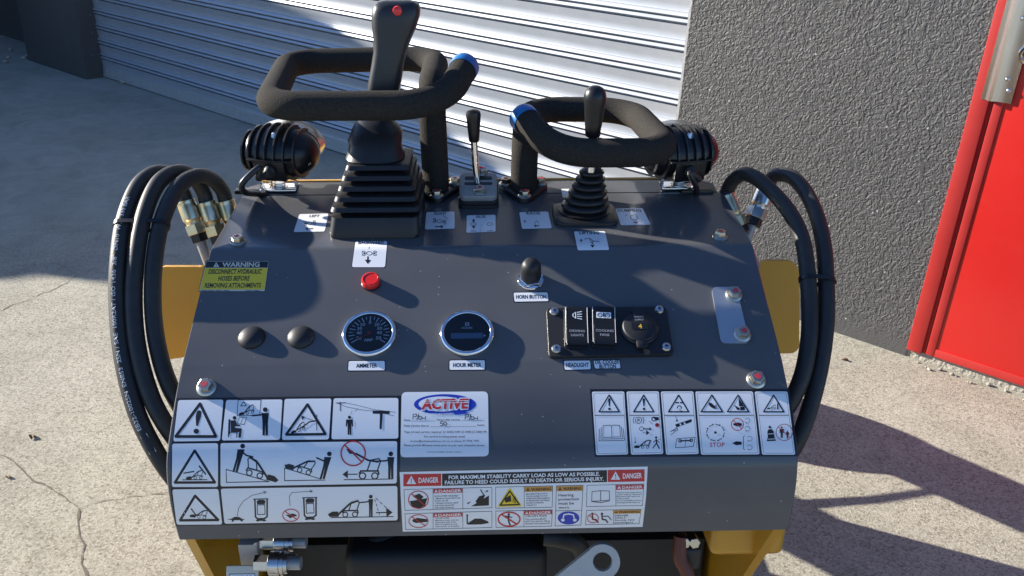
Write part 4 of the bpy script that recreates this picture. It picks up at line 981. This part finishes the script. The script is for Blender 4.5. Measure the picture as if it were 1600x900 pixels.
B_.fill('ink', [(918, 172), (942, 178), (960, 198), (958, 216), (940, 208), (924, 194)]); 
for k in range(4): B_.line('ink', 4, [(952, 208 + k * 2), (976 + k * 3, 186 + k * 10)])
B_.fill('ink', [(1128, 140), (1168, 200), (1132, 200)]); B_.fill('ink', [(1138, 204), (1172, 202), (1172, 226), (1142, 228)]); B_.fill('ink', [(1096, 190), (1136, 212), (1136, 226), (1118, 224)])
mloader(B_, 1368, 222, .62); B_.fill('ink', [(1396, 180), (1404, 180), (1406, 222), (1396, 222)])
# cell 1 book
for k in range(3): B_.line('ink', 4, [(186 - k * 14, 335 + k * 12), (156 + k * -1 + 8 * 0, 358)] if False else [(188 - k * 13, 334 + k * 12), (186 - k * 13, 416 + k * 12), (310 + k * 13, 412 + k * 12), (302 + k * 13, 332 + k * 12)])
B_.line('ink', 4, [(188, 334), (235, 330), (246, 336), (258, 330), (302, 332)]); B_.line('ink', 4, [(246, 336), (250, 418)])
# cell 2
B_.ring('ink', 434, 297, 22, 4); B_.txt('ink', 'P', 427, 306, 443, 306, 19, off=.03)
for s_ in (-1, 1): B_.line('ink', 4, [(434 + s_ * 30, 275), (434 + s_ * 38, 297), (434 + s_ * 32, 320)])
B_.ring('ink', 540, 288, 14, 6); B_.fill('ink', [(535, 275), (570, 275), (578, 290), (560, 300), (545, 290)]); B_.line('ink', 3, [(508, 303), (532, 325)]); B_.disc('inkred', 563, 330, 14, 15); B_.line('ink', 3, [(549, 328), (577, 332)], lay=3); B_.disc('ink', 563, 326, 6, lay=2)
B_.ring('ink', 455, 356, 14, 4); B_.line('ink', 7, [(470, 357), (512, 357)]); B_.ring('ink', 515, 357, 6, 6); arrow(B_, 462, 384, 48, -1, 5, w_=3)
B_.line('ink', 2.5, [(410, 412), (411, 455)]); B_.fill('ink', [(404, 446), (418, 446), (411, 458)]); mloader(B_, 478, 492, 1.15); B_.line('ink', 5, [(500, 435), (522, 438), (505, 470)])
B_.disc('ink', 556, 416, 8); B_.line('ink', 9, [(556, 428), (560, 456), (578, 492)]); B_.line('ink', 7, [(558, 456), (548, 470), (534, 490)], lay=2); B_.line('ink', 5, [(557, 432), (538, 450)], lay=2); B_.line('ink', 5, [(558, 432), (578, 452)], lay=2); B_.line('ink', 2, [(574, 430), (590, 428)])
# cell 3
B_.line('ink', 3, [(692, 268), (700, 305)]); B_.fill('ink', [(692, 296), (708, 292), (702, 310)])
B_.fill('ink', [(688, 326), (790, 292), (800, 288), (804, 300), (798, 310), (698, 346)], [(716, 320), (726, 317), (734, 330), (724, 334)], [(744, 312), (754, 309), (762, 321), (752, 325)]); B_.line('ink', 5, [(700, 348), (686, 360), (660, 372)]); B_.line('ink', 4, [(654, 378), (672, 366), (690, 372), (706, 364), (700, 348)]); B_.line('ink', 4, [(658, 398), (688, 376)])
B_.line('ink', 4, [(700, 425), (760, 420), (826, 416), (814, 478), (755, 484), (690, 486)], True); B_.line('ink', 3, [(764, 420), (756, 484)]); B_.line('ink', 9, [(726, 440), (796, 438)], lay=2); B_.ring('ink', 722, 440, 9, 6, lay=3); B_.ring('ink', 800, 436, 9, 6, lay=3)
# cell 4
for k in range(8):
    t_ = math.pi / 4 * k; p0 = (968 + 62 * math.cos(t_), 382 + 58 * math.sin(t_)); t2 = t_ + .5; p1 = (968 + 62 * math.cos(t2), 382 + 58 * math.sin(t2)); B_.line('ink', 5, [p0, p1]); B_.disc('ink', *p1, 9, 7, lay=2, n=3)
B_.disc('ink', 968, 382, 9); B_.txt('inkred', 'STOP', 930, 481, 1032, 480, 30, off=.01)
B_.fill('ink', [(1090, 320), (1120, 312), (1152, 318), (1150, 334), (1120, 338), (1095, 332)]); B_.ring('inkred', 1121, 326, 42, 5, lay=3); B_.ring('ink', 1121, 326, 42, 2, lay=2); B_.line('inkred', 5, [(1092, 298), (1150, 356)], lay=4)
B_.fill('ink', [(1084, 456), (1112, 442), (1150, 446), (1150, 466), (1112, 470)]); B_.line('ink', 4, [(1170, 406), (1162, 412), (1162, 492), (1172, 500)])
for cy in (300, 355, 425, 485):
    c0 = 1190 if cy < 400 else 1205; P = [(c0 + 18 * math.cos(R(x)), cy + 17 * math.sin(R(x))) for x in range(-150, 140, 30)]; B_.line('inkgrey', 4, P); B_.disc('ink', *P[-1], 6, n=3)
# cell 5
B_.disc('ink', 1346, 345, 9); B_.fill('ink', [(1336, 360), (1358, 358), (1372, 374), (1378, 412), (1388, 440), (1324, 442), (1332, 412), (1328, 378)]); B_.line('white', 4, [(1336, 392), (1372, 390)], lay=2); B_.line('white', 4, [(1334, 428), (1380, 426)], lay=2)
person(B_, 1428, 420, 80); person(B_, 1468, 425, 58); B_.ring('inkred', 1446, 381, 57, 4, lay=3); B_.ring('ink', 1446, 381, 57, 2, lay=4); B_.line('inkred', 4, [(1404, 344), (1488, 420)], lay=5)
B_.build('pictogram_sticker', console)

# service label ---------------------------------------------------------------------
C_ = Art(pxmap(610, 600, 3.7524), 10)
C_.fill('white', rquad((66, 48), (572, 44), (577, 424), (58, 430), 30, 6), lay=0)
C_.disc('inkblue', 320, 120, 182, 60, lay=1, n=48); C_.disc('white', 300, 118, 135, 44, lay=2, n=40)
C_.fill('inkblue', [(372, 170), (400, 160), (470, 170), (440, 176), (380, 182)], lay=2)
C_.txt('white', 'ACTIVE', 176, 150, 458, 143, 56, lay=3, off=.11, lean=.12); C_.txt('inkred', 'ACTIVE', 180, 148, 454, 142, 54, lay=4, off=.045, lean=.12)
for k in range(2): C_.line('white', 3, [(200, 102 + k * 12), (455, 98 + k * 12)], lay=5)
C_.txt('white', 'ACTIVE MACHINERY', 222, 184, 372, 180, 10, lay=3, off=.02)
def tiny(st, x0, y, x1, hh=11, c='ink'): C_.txt(c, st, x0, y, x1, y, hh, off=.012)
tiny('Date', 80, 217, 116); C_.line('ink', 1.6, [(122, 218), (262, 217)]); tiny('Hours this service', 272, 215, 408); C_.line('ink', 1.6, [(420, 215), (552, 214)])
tiny('Next service due at', 80, 250, 224); C_.line('ink', 1.6, [(236, 251), (502, 249)]); tiny('hours', 510, 246, 550)
tiny('Type of next service required', 80, 287, 298); x = 310
for st, w_ in (('250', 28), ('500', 28), ('1000', 36), ('2000 HR', 64)):
    C_.line('ink', 1.8, [(x, 276), (x + 12, 276), (x + 12, 287), (x, 287)], True); tiny(st, x + 20, 286, x + 20 + w_); x += {'250': 50, '500': 58, '1000': 64, '2000 HR': 0}[st]
tiny('For service booking please email', 198, 314, 436); tiny('service@activemachinery.com.au or phone 03 9796 7707', 116, 340, 520); tiny('Please provide 48 hours notice prior to your next scheduled service', 80, 365, 552); tiny('WWW.ACTIVEMACHINERY.COM.AU', 214, 403, 420, 8, 'inkgrey')
def hand(st): C_.line('ink', 4, st, lay=2)
for dx, dy in ((0, 0), (306, 2)):
    hand([(134 + dx, 178 + dy), (132 + dx, 208 + dy)]); hand([(132 + dx, 180 + dy), (152 + dx, 176 + dy), (154 + dx, 188 + dy), (136 + dx, 194 + dy)]); hand([(166 + dx, 176 + dy), (156 + dx, 212 + dy)]); hand([(168 + dx, 188 + dy), (166 + dx, 208 + dy), (184 + dx, 206 + dy), (186 + dx, 194 + dy), (166 + dx, 188 + dy)]); hand([(188 + dx, 202 + dy), (200 + dx, 201 + dy)]); hand([(206 + dx, 190 + dy), (205 + dx, 208 + dy)])
hand([(310, 222), (295, 222), (294, 232), (308, 234), (308, 244), (292, 245)]); C_.ring('ink', 322, 233, 9, 4, 10, lay=2)
C_.build('service_label', console)

# danger sheet -------------------------------------------------------------------------
E_ = Art(pxmap(), 3)
E_.fill('white', [(624.5, 737.5), (1012, 729), (1009.5, 775), (1004, 823), (629.3, 830.5), (626.5, 780)], lay=0)
def dbox(q4, c, lw=.7): E_.line(c, lw, q4, True, lay=1)
def hdr(x0, y0, x1, y1, h_, word, c, cw, wt, th):
    E_.fill(c, [(x0, y0), (x1, y1), (x1, y1 + h_), (x0, y0 + h_)], lay=1); s_ = h_ * .36; wtri(E_, x0 + h_ * .65, (y0 + y1) / 2 + h_ * .5, s_, cw, c)
    xa = x0 + h_ * 1.25; E_.txt(cw, word, xa, y0 + h_ * .5 + th / 2, x1 - h_ * .22, y1 + h_ * .5 + th / 2, th, lay=2, off=.025)
hdr(630.3, 740.8, 689.4, 739.9, 19, 'DANGER', 'inkred', 'white', 0, 8); hdr(949.6, 734.2, 1007, 733.2, 18.8, 'DANGER', 'inkred', 'white', 0, 8)
E_.fill('ink', [(690.8, 739.9), (948.4, 734.4), (948.4, 753), (690.8, 759)], lay=1)
E_.txt('white', 'FOR MAXIMUM STABILITY CARRY LOAD AS LOW AS POSSIBLE.', 701, 748.6, 937, 742.8, 5.6, lay=2, off=.028); E_.txt('white', 'FAILURE TO HEED COULD RESULT IN DEATH OR SERIOUS INJURY.', 695, 756.6, 943.5, 750.6, 5.6, lay=2, off=.028)
Q = [[(631.3, 764.7), (768.6, 761.2), (768.6, 793.2), (632.7, 797.2)], [(632.7, 802.6), (768.6, 798.6), (768.6, 823.9), (634, 827.3)], [(774.4, 761), (863.6, 759), (862.7, 792.3), (774.6, 794)], [(774.6, 798.3), (863, 796.3), (861.8, 821.8), (775, 823.8)], [(869.3, 758.9), (911, 758), (907.7, 820), (867.3, 821.6)], [(917.3, 758.2), (1006, 756), (1003.7, 789.6), (916.3, 791.3)], [(916.7, 797.3), (1001.7, 795.5), (998.7, 818), (914.7, 819.7)]]
for q4 in Q: dbox(q4, 'ink')
def vdiv(x, y0, y1): E_.line('ink', .6, [(x, y0), (x + .2, y1)], lay=2)
for x in (676.6, 723): vdiv(x, 763, 795.4); vdiv(x, 801, 825.6)
vdiv(819, 760, 793); vdiv(818.5, 797.3, 822.8); E_.line('ink', .6, [(868.3, 797.8), (909, 797)], lay=2); vdiv(962, 757.2, 790.4); vdiv(958.5, 796.6, 819)
hdr(677.2, 764, 722.4, 763, 6.6, 'DANGER', 'inkred', 'white', 0, 4.2); hdr(677.2, 802, 722.4, 800.8, 6, 'DANGER', 'inkred', 'white', 0, 3.8); hdr(819.6, 760.6, 863, 759.7, 8, 'WARNING', 'inkorange', 'ink', 0, 4.4); hdr(819, 798, 862.4, 797, 6.2, 'DANGER', 'inkred', 'white', 0, 4); hdr(869.8, 759.6, 910.4, 758.7, 8, 'WARNING', 'inkorange', 'ink', 0, 4.4); hdr(962.6, 757.8, 1005.4, 756.7, 7.4, 'DANGER', 'inkred', 'white', 0, 4.2); hdr(959, 797.1, 1001, 796.2, 5.6, 'WARNING', 'inkorange', 'ink', 0, 3.6)
def para(x, y, lines, w_, hh, dy, dxl=0):
    for i, st in enumerate(lines):
        f = min(1, textmesh(st, .01)[2] / max(textmesh(z, .01)[2] for z in lines)); E_.txt('ink', st, x + dxl * i, y + i * dy, x + dxl * i + w_ * f, y + i * dy - w_ * f * .022, hh, lay=1, off=.01)
para(679, 776.2, ['ROLLOVER HAZARD', '• Machine must NOT be', '   driven up hill.', '• Always reverse uphill', '   and drive downhill', '   with load lowered'], 40, 2.3, 3.6)
para(680, 810.6, ['CRUSH RISK', 'Machine must only be', 'operated with both', 'feet on platform and', 'with hands on handles.'], 38, 2.0, 3.2)
para(822, 772.8, ['MACHINE FITTED WITH A', 'TRAVEL ALARM. IT IS THE', 'OPERATORS RESPONSIBILITY', 'TO MAKE SURE THE TRAVEL', 'ALARM IS WORKING', 'CORRECTLY'], 38, 2.0, 3.5)
para(821, 807.6, ['CRUSH RISK'], 34, 2.8, 3); para(820.6, 812.2, ['This machine MUST', 'NOT be used for lifting', 'directly over personnel.'], 39, 2.2, 3.4)
para(872.5, 775.6, ['Hearing', 'protection', 'must be', 'worn.'], 32, 4.2, 6.4)
para(963.4, 770.6, ['Operation of this machine without', 'properly reading the "Operation &', 'Maintenance Guide" could result', 'in injury or death.', 'It is your responsibility to observe', 'all warnings and safe proper use.'], 39, 1.8, 3.1)
para(960.5, 806.8, ['DRIVER', 'ONLY', 'Strictly NO', 'passengers.'], 31, 2.6, 3.6)
def ban(x, y, r, ry, wd=1.4): E_.ring('inkred', x, y, r, wd, ry, lay=3); E_.line('inkred', wd, [(x - r * .7, y - ry * .7), (x + r * .7, y + ry * .7)], lay=4)
E_.fill('ink', [(640, 783), (668, 778), (664, 790), (655, 794), (644, 791)]); E_.fill('ink', [(645, 775), (655, 771), (662, 776), (655, 783)], lay=2); ban(653.8, 780.5, 15.5, 13.5)
E_.fill('ink', [(736, 791), (764, 774), (764, 789.5)]); E_.fill('ink', [(743, 783), (749, 775), (758, 773), (754, 783), (746, 788)], lay=2); E_.line('ink', 1.6, [(751, 765), (757, 775)], lay=3); arrow(E_, 758, 769, 5, -3, .6, w_=1); arrow(E_, 735, 784, -5, 3, .6, w_=1)
E_.fill('ink', [(644, 812), (652, 809), (668, 811), (668, 815), (650, 817), (645, 815)]); ban(654, 814, 15, 10, 1.2)
E_.fill('ink', [(731, 817), (742, 810), (752, 810), (762, 814), (764, 817), (752, 819), (731, 819.5)]); E_.line('ink', 2, [(730, 806), (730, 818)], lay=2); E_.disc('ink', 730, 804.8, 1.5, lay=3)
E_.fill('inkyellow', rquad((796, 762), (797.5, 762), (816, 791), (777, 792), 3), lay=1); tri(E_, (796.5, 767), (811.5, 788), (781.5, 789), 2.2, lay=2); E_.fill('ink', [(788, 779), (798, 773), (799, 783), (790, 785)], lay=3)
for k in range(3): E_.line('ink', .9, [(801 + k * 2, 778 - k), (802.5 + k * 2, 781), (801 + k * 2, 784 + k)], lay=3)
E_.disc('ink', 795, 803.5, 1.8); E_.line('ink', 2.4, [(795, 806), (794.5, 813), (797, 820)]); E_.line('ink', 1.5, [(790, 806), (800, 808)], lay=2); ban(795.5, 811, 17, 11, 2.2)
E_.disc('inkblue', 888.3, 809, 17, 10.3, lay=1, n=30); E_.line('white', 2, [(880, 809), (881, 804), (888, 802.5), (896, 804), (897, 809)], lay=2); E_.disc('white', 879.5, 812, 3, 2.4, lay=3); E_.disc('white', 898, 812, 3, 2.4, lay=3)
E_.line('ink', .9, [(925, 768), (938.5, 766.5), (952, 767), (952.5, 781), (938.5, 782.5), (924.5, 783)], True); E_.line('ink', .9, [(938.5, 766.8), (938.5, 782.5)], lay=2); E_.line('ink', .9, [(924.5, 783.2), (938.5, 785), (952.5, 782.4)], lay=3)
for x in (925.5, 940.5): E_.disc('ink', x, 802.6, 1.9); E_.line('ink', 2.2, [(x, 805), (x + .5, 811), (x + 6, 812), (x + 9, 816)], lay=2)
E_.line('ink', 1.2, [(942, 806.5), (950, 806), (955, 812)], lay=3); ban(926.5, 809.5, 8.6, 7, 1.1)
E_.build('danger_sticker', console)

# ------------------------------------------------------------------ machine below the console
def lbox(x0, x1, y0, y1, z0, z1, bev=.004, mb=None):
    q = mb or MB(); q.box((L((x0 + x1) / 2 + O.x, (y0 + y1) / 2, (z0 + z1) / 2)), (x1 - x0, y1 - y0, z1 - z0), bev=bev); return q
def xplate(x0, x1, yz): q = MB(); q.loft([[L(x + O.x, y, z) for y, z in yz] for x in (x0, x1)]); return q
def plateface(px, X):
    p = onX(*px, X) + O; return (p.y, p.z)
a0 = plateface((292, 842), -.343); a1 = plateface((324, 902), -.343)
q = xplate(-.345 - O.x, -.3345 - O.x, [a0, a1, (1.0, -1.25), (1.5, -1.25), (1.5, -.70), (a0[0] + .1, a0[1] + .03)]); q.build('side_frame', 'yellow', ml, smooth=False)
a0 = plateface((1218, 826), .318); a1 = plateface((1167, 902), .318)
q = xplate(.312 - O.x, .323 - O.x, [a0, a1, (1.1, -1.25), (1.5, -1.25), (1.5, -.70), (a0[0] + .1, a0[1] + .03)]); q.build('side_frame', 'yellow', ml, smooth=False)
p0 = D(1108, 820, 1.06) + O; p1 = D(1200, 880, 1.06) + O
q = MB(); q.box(((p0 + p1) / 2 - O) + Vector((.012, .05, .006)), (p1.x - p0.x + .02, .10, abs(p0.z - p1.z) + .012), bev=.012, seg=4); q.build('tank_guard', 'yellow', ml)
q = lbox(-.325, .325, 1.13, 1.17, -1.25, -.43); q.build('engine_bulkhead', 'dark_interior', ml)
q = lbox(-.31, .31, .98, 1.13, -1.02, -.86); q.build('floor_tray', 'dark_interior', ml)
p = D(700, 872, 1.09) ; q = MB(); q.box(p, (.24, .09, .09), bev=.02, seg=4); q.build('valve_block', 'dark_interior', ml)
q = MB(); q.tube(catmull([D(560, 905, 1.08), D(566, 868, 1.07), D(590, 846, 1.06), D(640, 838, 1.08)], 6), .010, 14); q.build('inner_hose', 'rubber', ml)
q = MB(); q.tube(catmull([D(850, 838, 1.02), D(880, 842, 1.02), D(905, 855, 1.03), D(916, 905, 1.05)], 6), .011, 14); q.build('inner_hose', 'rubber', ml)
q = MB(); q.tube(catmull([D(1064, 838, 1.0), D(1062, 870, 1.0), D(1072, 892, 1.0), D(1080, 930, 1.0)], 6), .008, 14); q.build('inner_hose', 'hose_red', ml)
# couplers with dust-cap chains
def coupler(x0, x1, yp, dep_, r):
    c = empty('quick_coupler', ml); a, b2 = D(x0, yp, dep_), D(x1, yp, dep_); M_ = frameZ(a, b2 - a); l = (b2 - a).length
    q = MB(); q.lathe([(r * .86, 0), (r, .001), (r, l * .58), (r * .9, l * .6), (r * .9, l * .66), (r * 1.02, l * .67), (r * 1.02, l * .8), (r * .86, l * .82), (r * .86, l)], M_, 28); q.build('sleeve', 'steel', c)
    q = MB(); q.prism(hexr(r * .72), M_, -.016, 0, .001); q.build('hex_end', 'steel', c, ang=20)
    q = MB(); q.lathe([(r * .55, l), (r * .55, l + .014)], M_, 20); q.build('nose', 'cast', c)
    for k in range(9):
        t_ = k / 8; p = a.lerp(b2, .1 + .95 * t_) + Vector((0, -r - .003, -.014 * math.sin(math.pi * t_) - r * .4)); M2 = frameZ(p, (0, 1, .2) if k % 2 else (0, .3, 1), (1, 0, 0)); q = MB()
        q.tube([M2 @ Vector((.0042 * math.cos(x), .0022 * math.sin(x), 0)) for x in [2 * math.pi * j / 10 for j in range(10)]], .0007, 6, closed=True); q.build('chain_link', 'steel', c)
coupler(421, 451, 880, 1.0, .0135); coupler(430, 460, 847, 1.02, .0125)
q = MB(); q.box(D(392, 858, 1.02), (.022, .02, .03), bev=.002); q.build('bracket', 'cast', ml)
tp = empty('pressure_tag', ml); M_ = frameZ(D(379, 902, 1.0), (0, -1, .55)); q = MB(); q.box((0, 0, 0), (.036, .026, .003), M_, .0006); q.build('tag_plate', 'label_beige', tp)
a = Art(fmap(M_ @ Matrix.Translation((0, 0, .0015)))); a.fill('ink', [(-.0145, -.013), (.0145, -.013), (.0145, .0045), (-.0145, .0045)], lay=0); a.fill('white', [(-.0138, -.013), (.0138, -.013), (.0138, .0038), (-.0138, .0038)], lay=1); gtxt(a, 'PRESSURE', 0, .0005, .0034, 'ink', 2); a.build('tag_print', tp)
# tow lug
M_ = frameZ(D(941, 876, .97), (-.05, -.9, .45)); M_ = M_ @ Matrix.Rotation(0, 4, 'Z'); dl = .97 / FPX
ol, il = [], []
for k in range(36):
    t_ = 2 * math.pi * k / 36; il.append((.0105 * math.cos(t_), .0105 * math.sin(t_))); dx, dy = math.cos(t_), math.sin(t_)
    far = R(180) < t_ < R(275); rr_ = .020
    ol.append((rr_ * dx - (.045 if R(150) < t_ < R(255) else 0), rr_ * dy - (.03 if R(190) < t_ < R(300) else 0)))
ol2 = []
for k in range(36):
    t_ = 2 * math.pi * k / 36; d = Vector((math.cos(t_), math.sin(t_))); e = Vector((-.80, -.6)); ext = .045 if d.dot(e) > .35 else 0; p = d * .0190 + e * ext; ol2.append((p.x, p.y))
q = MB(); q.quadrings(ol2, il, M_, -.005, .005); q.build('tow_lug', 'lug', ml, ang=30)
for px in (1069, 1084):
    q = MB(); q.prism(hexr(.0065), frameZ(D(px, 846, 1.0), (0, -1, .3)), -.012, .006, .001); q.build('hex_fitting', 'zinc', ml, ang=20)
q = MB(); q.box(D(1078, 866, 1.015), (.022, .02, .03), bev=.005, seg=3); q.build('hose_clamp', 'rubber', ml)
# body, arms, bucket, wheels
q = lbox(-.30, .30, 1.22, 1.84, -.98, -.78, .02); q.build('engine_hood', 'yellow', ml)
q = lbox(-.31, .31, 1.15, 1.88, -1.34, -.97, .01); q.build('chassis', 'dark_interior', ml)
for sx in (-1, 1):
    x0, x1 = sorted((sx * .335, sx * .385))
    q = xplate(x0, x1, [(1.80, -.66), (1.86, -.645), (2.71, -1.218), (2.72, -1.34), (2.62, -1.37), (2.30, -1.13), (1.9, -.82), (1.80, -.74)]); q.build('lift_arm', 'yellow', ml, smooth=False)
    q = xplate(sx * .305 - .006, sx * .305 + .006, [(1.2, -.74), (1.36, -.58), (1.5, -.56), (1.62, -.80), (1.7, -1.1), (1.2, -1.1)]); q.build('arm_tower', 'yellow', ml, smooth=False)
    q = MB(); q.tube([L(sx * .36 + O.x, 2.08, -1.42), L(sx * .36 + O.x, 2.28, -1.28), L(sx * .36 + O.x, 2.50, -1.15)], [.014, .010, .008], 16); q.build('lift_cylinder', 'dark_interior', ml)
    q = lbox(*sorted((sx * .33, sx * .385)), 2.01, 2.12, -1.46, -.92, .006); q.build('arm_post', 'yellow', ml)
    q = lbox(*sorted((sx * .22, sx * .31)), 1.80, 2.68, -1.47, -1.41, .006); q.build('chassis_rail', 'dark_interior', ml)
    for wy in (1.42, 2.56):
        zb = -1.5512 - math.tan(_b) * sx * .42 + .0; c = L(sx * .40 + O.x, wy, zb + .186); M_ = frameZ(c, (sx, 0, 0))
        wl = empty('wheel', ml)
        q = MB(); q.lathe([(.10, -.065), (.145, -.075), (.175, -.07), (.187, -.05), (.19, 0), (.187, .05), (.175, .07), (.145, .075), (.10, .065)], M_, 40, False, False)
        q.build('tyre', 'tyre', wl)
        q = MB(); q.lathe([(.102, -.06), (.102, .05), (.08, .045), (.06, .03), (.001, .03)], M_, 32); q.build('rim', 'yellow', wl)
q = MB(); pb_ = [(2.58, -1.545), (3.02, -1.545), (2.98, -1.53), (2.66, -1.51), (2.63, -1.42), (2.66, -1.34), (2.72, -1.31), (2.66, -1.30), (2.58, -1.40)]
q.loft([[L(x + O.x, y, z) for y, z in pb_] for x in (-.44, .44)]); bk = q.build('bucket', 'yellow', ml, smooth=False)

# ------------------------------------------------------------------ small things on the ground
for px, py, s_, lab in ((50, 683, .016, 'brown curled leaf on the concrete beside the long crack'), (100, 467 * 1.0 + 217, .010, None), (12, 746, .012, 'small dark leaf lying at the crack edge'), (1320, 563, .014, 'small brown leaf near the foot of the grey wall')):
    if lab is None: continue
    p = gnd(px, py); q = MB(); n_ = 8; sp0 = random.uniform(0, 3)
    up_, dn_ = [], []
    for k in range(n_ + 1):
        t_ = k / n_; w_ = math.sin(math.pi * t_) ** .8 * .45 * s_; x = (t_ - .5) * 2 * s_; c = .35 * s_ * math.sin(math.pi * t_ * 1.3)
        up_.append((Vector((x, w_, .002 + c + abs(w_) * .5)), Vector((x, 0, .002 + c * .4)), Vector((x, -w_, .002 + c + abs(w_) * .3))))
    Rz = Matrix.Rotation(sp0, 3, 'Z')
    for k in range(n_):
        for j in (0, 1): q.face([Rz @ up_[k][j], Rz @ up_[k][j + 1], Rz @ up_[k + 1][j + 1], Rz @ up_[k + 1][j]])
    bmesh.ops.remove_doubles(q.bm, verts=q.bm.verts[:], dist=1e-5)
    bmesh.ops.solidify(q.bm, geom=q.bm.faces[:], thickness=.0006)
    o = q.build('dry_leaf', 'leaf'); o.location = p; tag(o, lab, 'leaf')
def pebble(p, s_, mt, lab, grp):
    q = MB(); bmesh.ops.create_icosphere(q.bm, subdivisions=2, radius=s_)
    ax = Vector((random.uniform(.7, 1.3), random.uniform(.6, 1.2), random.uniform(.45, .7))); 
    for v in q.bm.verts: v.co = Vector((v.co.x * ax.x, v.co.y * ax.y, v.co.z * ax.z)) * random.uniform(.85, 1.12)
    zmin = min(v.co.z for v in q.bm.verts)
    for v in q.bm.verts: v.co.z -= zmin + s_ * .08
    o = q.build('pebble', mt, ang=30); o.location = p; o.rotation_euler.z = random.uniform(0, 6); tag(o, lab, 'pebble', grp)
for k in range(16):
    t_ = random.random(); px = 1422 + t_ * 190; py = 566 + t_ * 62 + random.uniform(-4, 5); pebble(gnd(px, py), random.uniform(.003, .009), 'mortar', 'crumb of broken mortar lying under the red door', 'mortar crumbs under the red door')
for px, py, s_ in ((8, 98, .03), (17, 79, .022), (38, 92, .03), (44, 90, .026), (192, 131, .028), (13, 92, .02)): pebble(gnd(px, py), s_, 'mortar', 'grey stone chip lying by the shaded pillar', 'stone chips by the pillar')
pebble(gnd(14, 790), .006, 'mortar', 'small pale chip on the sunlit concrete beside the long crack', None) if False else None
